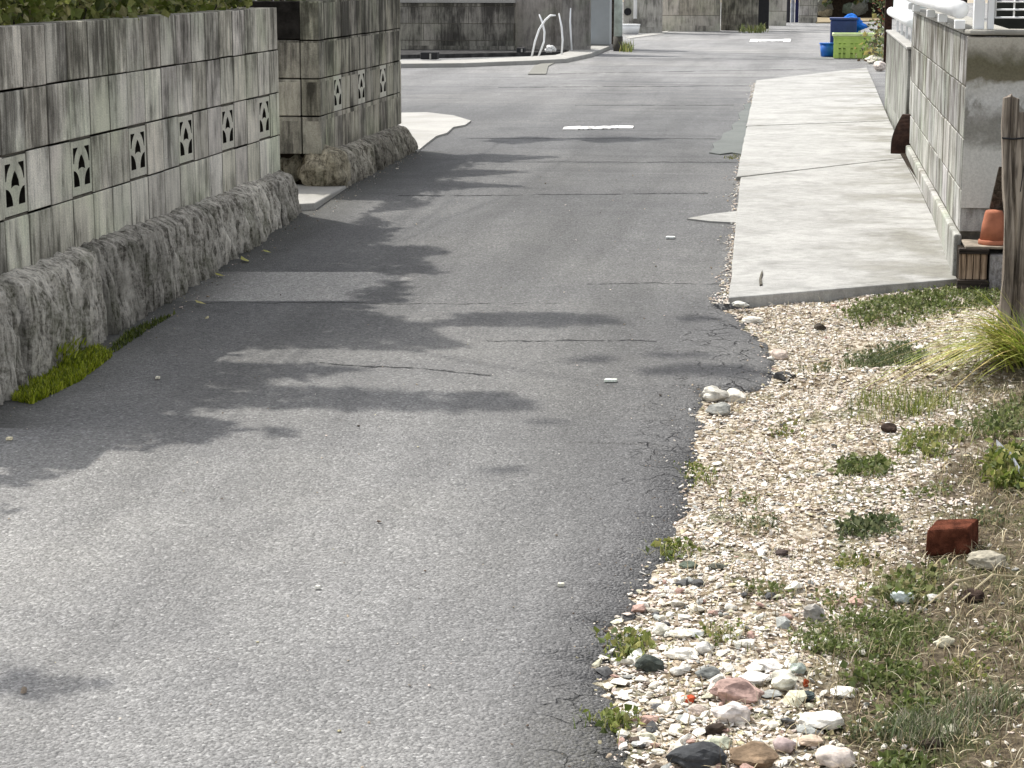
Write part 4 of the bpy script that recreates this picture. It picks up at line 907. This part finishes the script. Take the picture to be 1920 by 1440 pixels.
# ---------------- far end of the lane ----------------
def fwall(name, label, px0, px1, pytop, y, mat, rows=.2, th=.15, x_extra=(0, 0), zt=None, group=None, blockw=.4, cap=True):
    x0 = on_y(px0, 60, y).x+x_extra[0]; x1 = on_y(px1, 60, y).x+x_extra[1]; z1 = zt or on_y((px0+px1)/2, pytop, y).z
    t = thing(name, label, 'wall', ((x0+x1)/2, y, .3), group); b = MB(); z = .25; r = 0
    while z < z1-.02:
        zz = min(z+rows, z1); x = x0-(blockw/2 if r % 2 else 0)
        while x < x1-.01:
            a, c = max(x, x0), min(x+blockw, x1)
            if c-a > .01: b.box(a+.003, c-.003, y+random.uniform(0, .004), y+th, z+.004, zz-.004, tone(.75, 1.15))
            x += blockw
        z = zz; r += 1
    b.build('block_courses', mat, t); MB().box(x0+.004, x1-.004, y+.008, y+th-.01, .2, z1-.01).build('mortar_joints', M['mortar'], t)
    if cap: MB().box(x0-.01, x1+.01, y-.015, y+th+.015, z1+.0005, z1+.04).build('coping', M['conc'], t)
    return t
FA = m_block('far dark block', (.30, .285, .245), (.07, .066, .058), .03, 1.0, .5, .25, rowh=30); FB = m_block('far grey block', (.40, .38, .34), (.1, .095, .085), 0, 4, .1, .3, rowh=30); FC = m_block('far tan block', (.46, .43, .365), (.15, .14, .12), -.03, 4, .1, .2, rowh=30)
fwall('block_wall', 'low dark block wall with a pale coping across the side road', 600, 964, 5, 27.3, FA, x_extra=(-6, 0), rows=.22)
fwall('block_wall', 'black upper wall standing behind the low dark coping wall', 790, 966, 5, 28.6, m_plain('black boards', (.012, .012, .014), .9, .4, 4), x_extra=(-6, 0), zt=2.6, cap=False)
fwall('block_wall', 'plain grey concrete wall behind the thin white rods', 966, 1106, 5, 27.5, m_block('smooth grey wall', (.33, .31, .28), (.12, .11, .095), 0, 4, .1, rowh=30), rows=1.1, blockw=.62, zt=2.6)
x0 = on_y(1105, 60, 29.0).x; x1 = on_y(1143, 60, 29.0).x
t = thing('utility_box', 'tall pale grey metal cabinet beside the concrete pole', 'cabinet', ((x0+x1)/2, 29, .3)); MB().box(x0, x1, 29, 29.3, .36, 2.4).build('cabinet', m_plain('pale grey steel', (.36, .38, .39), .5, .12, 3, .4), t, bevel=.01)
MB().box(x0-.01, x1+.01, 28.98, 29.32, .25, .3595).build('plinth', M['conc'], t)
x0 = on_y(1151, 60, 28.4).x; x1 = on_y(1167, 60, 28.4).x; r_ = (x1-x0)/2; xc = (x0+x1)/2
t = thing('utility_pole', 'utility pole with pale green-white wrapping and a dark base, left of the white pipe', 'pole', (xc, 28.4, .3))
zq = on_y(1159, 68, 28.4).z
b = MB(); lathe(b, xc, 28.4, [(r_, zq), (r_*.97, 2), (r_*.9, 7.5)]); b.build('wrapped_pole', m_plain('pale green wrap', (.5, .56, .52), .6, .35, 7), t, smooth=True)
b = MB(); lathe(b, xc, 28.4, [(r_*1.12, .2), (r_*1.1, zq-.002)]); b.build('dark_base', m_plain('dark pole base', (.06, .055, .045), .8, .3, 12), t, smooth=True)
x0 = on_y(1143, 60, 29.4).x; x1 = on_y(1152, 60, 29.4).x; o = MB().box(x0, x1, 29.4, 29.45, .25, 2.5).build('dark_post', M['darkwood'], loc=(x0, 29.4, .3)); tag(o, 'narrow dark post between the grey cabinet and the wrapped pole', 'post')
fwall('block_wall', 'grey wall with a round dark hole behind the white pipe', 1168, 1241, 5, 36.6, FB, rows=.9, blockw=.9, zt=2.8)
hp = on_y(1177, 22, 36.57); b = MB(); b.tube([(hp.x, 36.56, hp.z), (hp.x, 36.59, hp.z)], .065, 20); tag(b.build('pipe_hole', M['black'], loc=hp), 'round black drain opening in the grey wall left of the white pipe', 'opening')
pp = on_y(1190, 40, 36.2); t = thing('downpipe', 'thin white downpipe against the grey wall beyond the pole', 'pipe', (pp.x, 36.2, .3)); MB().tube([(pp.x, 36.3, .55), (pp.x, 36.3, 2.7)], .032, 12).build('pipe', M['white'], t, smooth=True)
b = MB(); [b.tube([(pp.x, 36.3, z), (pp.x, 36.3, z+.03)], .042, 12) for z in (.9, 1.8)]; b.build('collar', M['white'], t)
tb = on_y(1183, 64, 36.0); t = thing('white_tub', 'white tub standing at the foot of the white downpipe', 'tub', (tb.x, 35.8, .3)); b = MB(); lathe(b, tb.x, 35.8, [(.14, .30), (.165, .40), (.17, .45)]); b.build('tub', M['white'], t, smooth=True); b = MB(); lathe(b, tb.x, 35.8, [(.178, .4505), (.178, .47)]); b.build('rim', M['white'], t)
flat('kerb_strip', [(1172, 70), (1200, 66), (1256, 58), (1245, 64), (1215, 68), (1180, 73)], M['conc'], .008)
fwall('block_wall', 'big-block tan wall facing the lane end, left part', 1241, 1350, 5, 37.6, FC, rows=.33, blockw=.62, zt=2.8)
fwall('block_wall', 'darker big-block wall with weeds at its foot, left of the black gap', 1351, 1421, 5, 38.2, FA, rows=.33, blockw=.62, zt=2.8)
o = MB().box(on_y(1421, 50, 39.2).x, on_y(1441, 50, 39.2).x, 39.2, 39.4, .2, 2.8).build('gate_panel', M['black'], loc=(on_y(1430, 50, 39.2).x, 39.2, .3)); tag(o, 'narrow black gate filling the gap between two far block walls', 'gate')
fwall('block_wall', 'narrow block pier right of the narrow black gate', 1441, 1474, 5, 41.5, FB, rows=.33, blockw=.5, zt=2.8)
for (a, c, col, lab, y) in ((1474, 1481, (.03, .03, .04), 'dark slim post left of the pale blue pipe', 44.0), (1482, 1489, (.42, .46, .55), 'slim pale blue pipe left of the navy post', 44.2), (1490, 1497, (.01, .015, .09), 'slim navy blue post beside the far pale pipe', 44.1)):
    x0, x1 = on_y(a, 50, y).x, on_y(c, 50, y).x; b = MB(); b.tube([((x0+x1)/2, y, .2), ((x0+x1)/2, y, 2.8)], (x1-x0)/2, 12); o = b.build('slim_post', m_plain('paint '+lab[:9], col, .6), loc=((x0+x1)/2, y, .3), smooth=True); tag(o, lab, 'post')
fwall('block_wall', 'grey block pier beside the far boulders, right of the navy post', 1497, 1532, 5, 43.8, FB, rows=.2, blockw=.4, zt=2.8)
t = thing('stone_retaining_wall', 'mossy boulder retaining wall at the far end of the lane', 'wall', (on_y(1600, 40, 48).x, 48, .3)); b = MB()
x0 = on_y(1525, 40, 48).x
for i in range(90):
    import bmesh as _b
    cx, cz = x0+random.uniform(0, 3.2), .42+random.uniform(0, 1.5); s_ = random.uniform(.13, .26); base = len(b.v); col = random.choice([(.3, .3, .27), (.2, .2, .17), (.14, .17, .13), (.24, .27, .26), (.3, .26, .18)])
    b.add([(cx+v[0]*s_*random.uniform(.8, 1.2), 48+v[1]*s_*.6+.1, cz+v[2]*s_*.8) for v in ICO], [tuple(int(q) for q in f_) for f_ in IF], col)
b.build('boulders', M['stone'], t); MB().box(x0, x0+3.4, 48.1, 48.6, .2, 2).build('backing', M['dirt'], t)
b = MB(); P_ = [(x0+random.uniform(.0, 3.2), 47.75, random.uniform(.6, 2)) for _ in range(900)]; leaves([p for p in P_ if noise.noise(Vector((p[0]*3, 0, p[2]*3))) > -.05], .12, [(.06, .09, .03), (.1, .12, .04), (.2, .16, .05)], 'creepers', t)
flat('far_soil', [(1530, 44), (1533, 30), (1645, 28), (1650, 40)], m_plain('ochre soil', (.24, .19, .11), .95, .3, 3), .02)
tuft([(1385, 62), (1388, 56), (1430, 56), (1435, 62)], 260, .16, .02, G1+[(.2, .2, .06)], 'weeds growing at the foot of the dark big-block wall', group='weeds at the far end')
tuft([(1163, 98), (1165, 92), (1180, 92), (1182, 98)], 220, .16, .012, G2_, 'green weed tuft at the foot of the wrapped pole', group='weeds at the far end')
# kerbed planting strip across the side road
b = MB(); top = [GP(a, c, .05) for a, c in ((640, 121), (755, 119), (870, 118), (1000, 113), (1060, 110), (1108, 100), (1149, 84), (1070, 82), (1066, 96), (1040, 103), (870, 112), (755, 113), (640, 114))]
b.prism([(p.x, p.y) for p in top], .2, .35); o = b.build('kerb', M['conc'], bevel=.008); tag(o, kind='structure')
flat('planting_soil', [(640, 113), (1060, 104), (1072, 82), (1106, 82), (1100, 78), (640, 92)], m_plain('grey gravelly soil', (.07, .068, .068), .95, .5, 9, .1, .02), .05)
for k, (a, c, wd, hh, lab) in enumerate(((806, 111, .2, .085, 'black box lying on the soil by the low dark wall'), (977, 98, .1, .06, 'small black box at the foot of the plain grey wall'))):
    p = GP(a, c, .06); t = thing('black_box', lab, 'box', p); b = MB(); b.box(p.x-wd/2, p.x+wd/2, p.y-.08, p.y+.08, p.z, p.z+hh); b.build('case', M['black'], t, bevel=.012)
    b = MB(); b.box(p.x+.01, p.x+.03, p.y-.086, p.y-.0805, p.z+.005, p.z+hh*.8); b.build('latch', M['straw'] if 0 else M['conc'], t)
for k, (path, lab) in enumerate((([(997, 106), (1003, 78), (1011, 55), (1022, 38), (1032, 29), (1042, 29)], 'leftmost thin white rod, bowed over to the right'), ([(1010, 105), (1020, 78), (1021, 60), (1017, 42), (1011, 27)], 'thin white rod crossing the bowed one'),
      ([(1053, 102), (1055, 75), (1053, 50), (1048, 25)], 'straight thin white rod, second from the right'), ([(1072, 95), (1070, 60), (1069, 40), (1070, 15)], 'tallest thin white rod, the rightmost one'))):
    y = GP(*path[0], .05).y; P = [on_y(a, c, y) for a, c in path]; b = MB(); b.tube(P, [.013]*(len(P)-1)+[.008], 8); tag(b.build('white_rod', M['white'], loc=P[0], smooth=True), lab, 'rod', 'thin white rods in the planting strip')
p = GP(1032, 99, .05); lump((p.x, p.y, p.z+.05), .065, .07, .05, 3, (.8, .8, .78), 3, .5, 'white_stone', M['stone'], tagged=('white lump lying among the thin white rods', 'stone'))
p = GP(1098, 88, .115); flat('drain_lid', [(1075, 97), (1082, 91), (1106, 91), (1100, 97)], m_plain('blue grey lid', (.3, .36, .42), .6, .2, 9), .12)
# road paint remnants
M['paint'] = (lambda t: t.fin(t.mix(t.smooth(t.noise(30, det=4), .42, .56), (.17, .17, .17), (.72, .72, .7)), t.noise(90), .002))(NT('worn white paint', .8, .2))
M['paint2'] = m_plain('bright paint', (.78, .77, .74), .7, .1, 30)
flat('road_marking', [(1085, 244), (1090, 239), (1160, 237), (1158, 242)], M['paint'], .0075)
flat('road_marking', [(1055, 244), (1058, 240), (1089, 238), (1083, 244)], M['paint2'], .008); flat('road_marking', [(1159, 242), (1161, 237), (1188, 238), (1186, 242)], M['paint2'], .008)
flat('road_marking', [(1408, 79), (1410, 75), (1480, 74), (1482, 78)], M['paint'], .0075); flat('road_marking', [(1405, 79.5), (1408, 74.5), (1420, 74.5), (1420, 79.5)], M['paint2'], .009); flat('road_marking', [(1468, 79), (1470, 74), (1483, 74), (1482, 79)], M['paint2'], .009)

# ---------------- crates ----------------
def crate(root, x0, x1, y0, y1, z0, z1, mat, rimmat, tap=.03, panels=3):
    b = MB(); t = .012; 
    def wallp(ax, c0, c1, fixed, sgn):
        for k in range(5):                                    # horizontal rails and upright ribs make an open-sided basket
            za = z0+(z1-z0)*k/4.6; zb_ = za+(z1-z0)*.17; off = tap*(1-k/4.)
            if ax == 'x': b.box(c0+off, c1-off, fixed+sgn*off-(t/2), fixed+sgn*off+t/2, za, zb_)
            else: b.box(fixed+sgn*off-t/2, fixed+sgn*off+t/2, c0+off+t, c1-off-t, za, zb_)
        for k in range(panels*2+1):
            u = k/(panels*2); c = c0+tap+(c1-c0-2*tap)*u; wd = .03 if k % 2 == 0 else .012; off = tap*.5
            if ax == 'x': b.box(c-wd, c+wd, fixed+sgn*off-t*.9, fixed+sgn*off+t*.9, z0, z1-.01)
            else: b.box(fixed+sgn*off-t*.9, fixed+sgn*off+t*.9, c-wd, c+wd, z0, z1-.01)
    wallp('x', x0, x1, y0, 1); wallp('x', x0, x1, y1, -1); wallp('y', y0, y1, x0, 1); wallp('y', y0, y1, x1, -1)
    b.build('basket', mat, root); b = MB(); b.box(x0+tap, x1-tap, y0+tap, y1-tap, z0-.004, z0+.008); b.build('floor', mat, root)
    b = MB(); r = .022
    b.box(x0-r, x1+r, y0-r, y0+.004, z1-.012, z1+.02); b.box(x0-r, x1+r, y1-.004, y1+r, z1-.012, z1+.02); b.box(x0-r, x0+.004, y0+.005, y1-.005, z1-.012, z1+.02); b.box(x1-.004, x1+r, y0+.005, y1-.005, z1-.012, z1+.02)
    b.build('rim', rimmat, root, bevel=.004)
yc = 26.4; x0 = on_y(1566, 106, yc).x; x1 = on_y(1634, 106, yc).x; zt = on_y(1600, 66, yc).z
t = thing('green_basket', 'lime green plastic basket crate on the road by the white wall', 'crate', ((x0+x1)/2, yc+.2, .3)); lime = m_plain('lime green plastic', (.46, .62, .14), .45, .15, 10, .5); crate(t, x0-.02, x1+.03, yc, yc+.38, .305, zt, lime, m_plain('pale lime rim', (.66, .76, .4), .45, .15, 14, .5))
MB().box(x0+.03, x1-.02, yc+.05, yc+.33, .32, zt-.06).build('folded_contents', m_plain('pale green sacking', (.3, .42, .12), .8, .5, 18), t, bevel=.02)
y2 = 27.0; a0 = on_y(1557, 60, y2).x; a1 = on_y(1606, 60, y2).x; z2 = on_y(1580, 38, y2).z
t = thing('navy_crate', 'tall navy blue crate behind the lime green basket', 'crate', ((a0+a1)/2, y2+.15, .3)); navy = m_plain('navy plastic', (.012, .03, .13), .5, .2, 10, .5)
b = MB(); b.box(a0, a1, y2, y2+.3, .305, z2); b.build('crate_body', navy, t, bevel=.015); b = MB(); b.box(a0-.012, a1+.012, y2-.012, y2+.312, z2+.0005, z2+.03); b.build('rim', navy, t, bevel=.006)
b = MB(); [b.box(a0+.02+k*.07, a0+.055+k*.07, y2-.008, y2-.0005, .36, z2-.06) for k in range(4)]; b.build('ribs', navy, t)
blue = m_plain('bright blue plastic', (.005, .13, .52), .45, .3, 12, .5)
p = on_y(1597, 44, 27.15); lump((p.x+.01, 27.2, p.z-.01), .155, .14, .11, 12, (.01, .14, .55), 4, .45, 'blue_bag', M['stone'], tagged=('crumpled bright blue bag on top of the navy crate', 'bag'))
p = GP(1551, 107); t = thing('blue_bucket', 'small bright blue bucket standing left of the lime green basket', 'bucket', (p.x, p.y+.1, .3)); b = MB(); lathe(b, p.x, p.y+.1, [(.08, .305), (.096, .46)]); b.build('bucket_body', blue, t, smooth=True); b = MB(); lathe(b, p.x, p.y+.1, [(.104, .4605), (.104, .475)]); b.build('rim', blue, t)
# garden waste beside the crates
p = GP(1645, 118); t = thing('garden_waste', 'heap of leafy clippings between the lime basket and the white panel', 'clippings', p)
P_ = [(p.x+random.gauss(.0, .09), p.y+random.gauss(.5, .7), .32+abs(random.gauss(0, .17))) for _ in range(420)]; leaves(P_, .06, [(.1, .14, .05), (.3, .33, .16), (.35, .3, .1), (.12, .09, .06), (.2, .25, .12)], 'leaves', t)
for (a, c, wd, hh, col, lab) in ((1640, 112, 34, 16, (.72, .68, .58), 'long white stone leaning in the garden waste'), (1650, 124, 26, 20, (.7, .62, .56), 'pinkish white stone at the end of the pavement')):
    p = GP(a, c+hh/2); s_ = F/p.y; lump((p.x, p.y, p.z+hh/s_/2), wd/s_/2, .08, hh/s_/2, int(a), col, 3, .3, 'stone', M['stone'], angular=.6, tagged=(lab, 'stone'))
p = on_y(1652, 22, 30); t = thing('red_leafed_shrub', 'small shrub with reddish leaves beyond the crates', 'shrub', (p.x, 30, .3)); P_ = [(p.x+random.gauss(0, .07), 30+random.gauss(0, .1), .45+random.uniform(0, .6)) for _ in range(150)]
leaves(P_, .06, [(.2, .06, .03), (.1, .12, .04), (.07, .09, .03), (.08, .1, .03)], 'foliage', t); MB().tube([(p.x, 30, .28), (p.x+.02, 30, .9)], [.015, .005], 6).build('stem', M['darkwood'], t)
x0 = on_y(1655, 60, 24).x; o = MB().box(x0+.02, x0+.1, 24, 24.1, .2, 2.6).build('dark_gate_post', M['rust'], loc=(x0, 24, .3)); tag(o, 'dark brown post at the far end of the white panel', 'post')
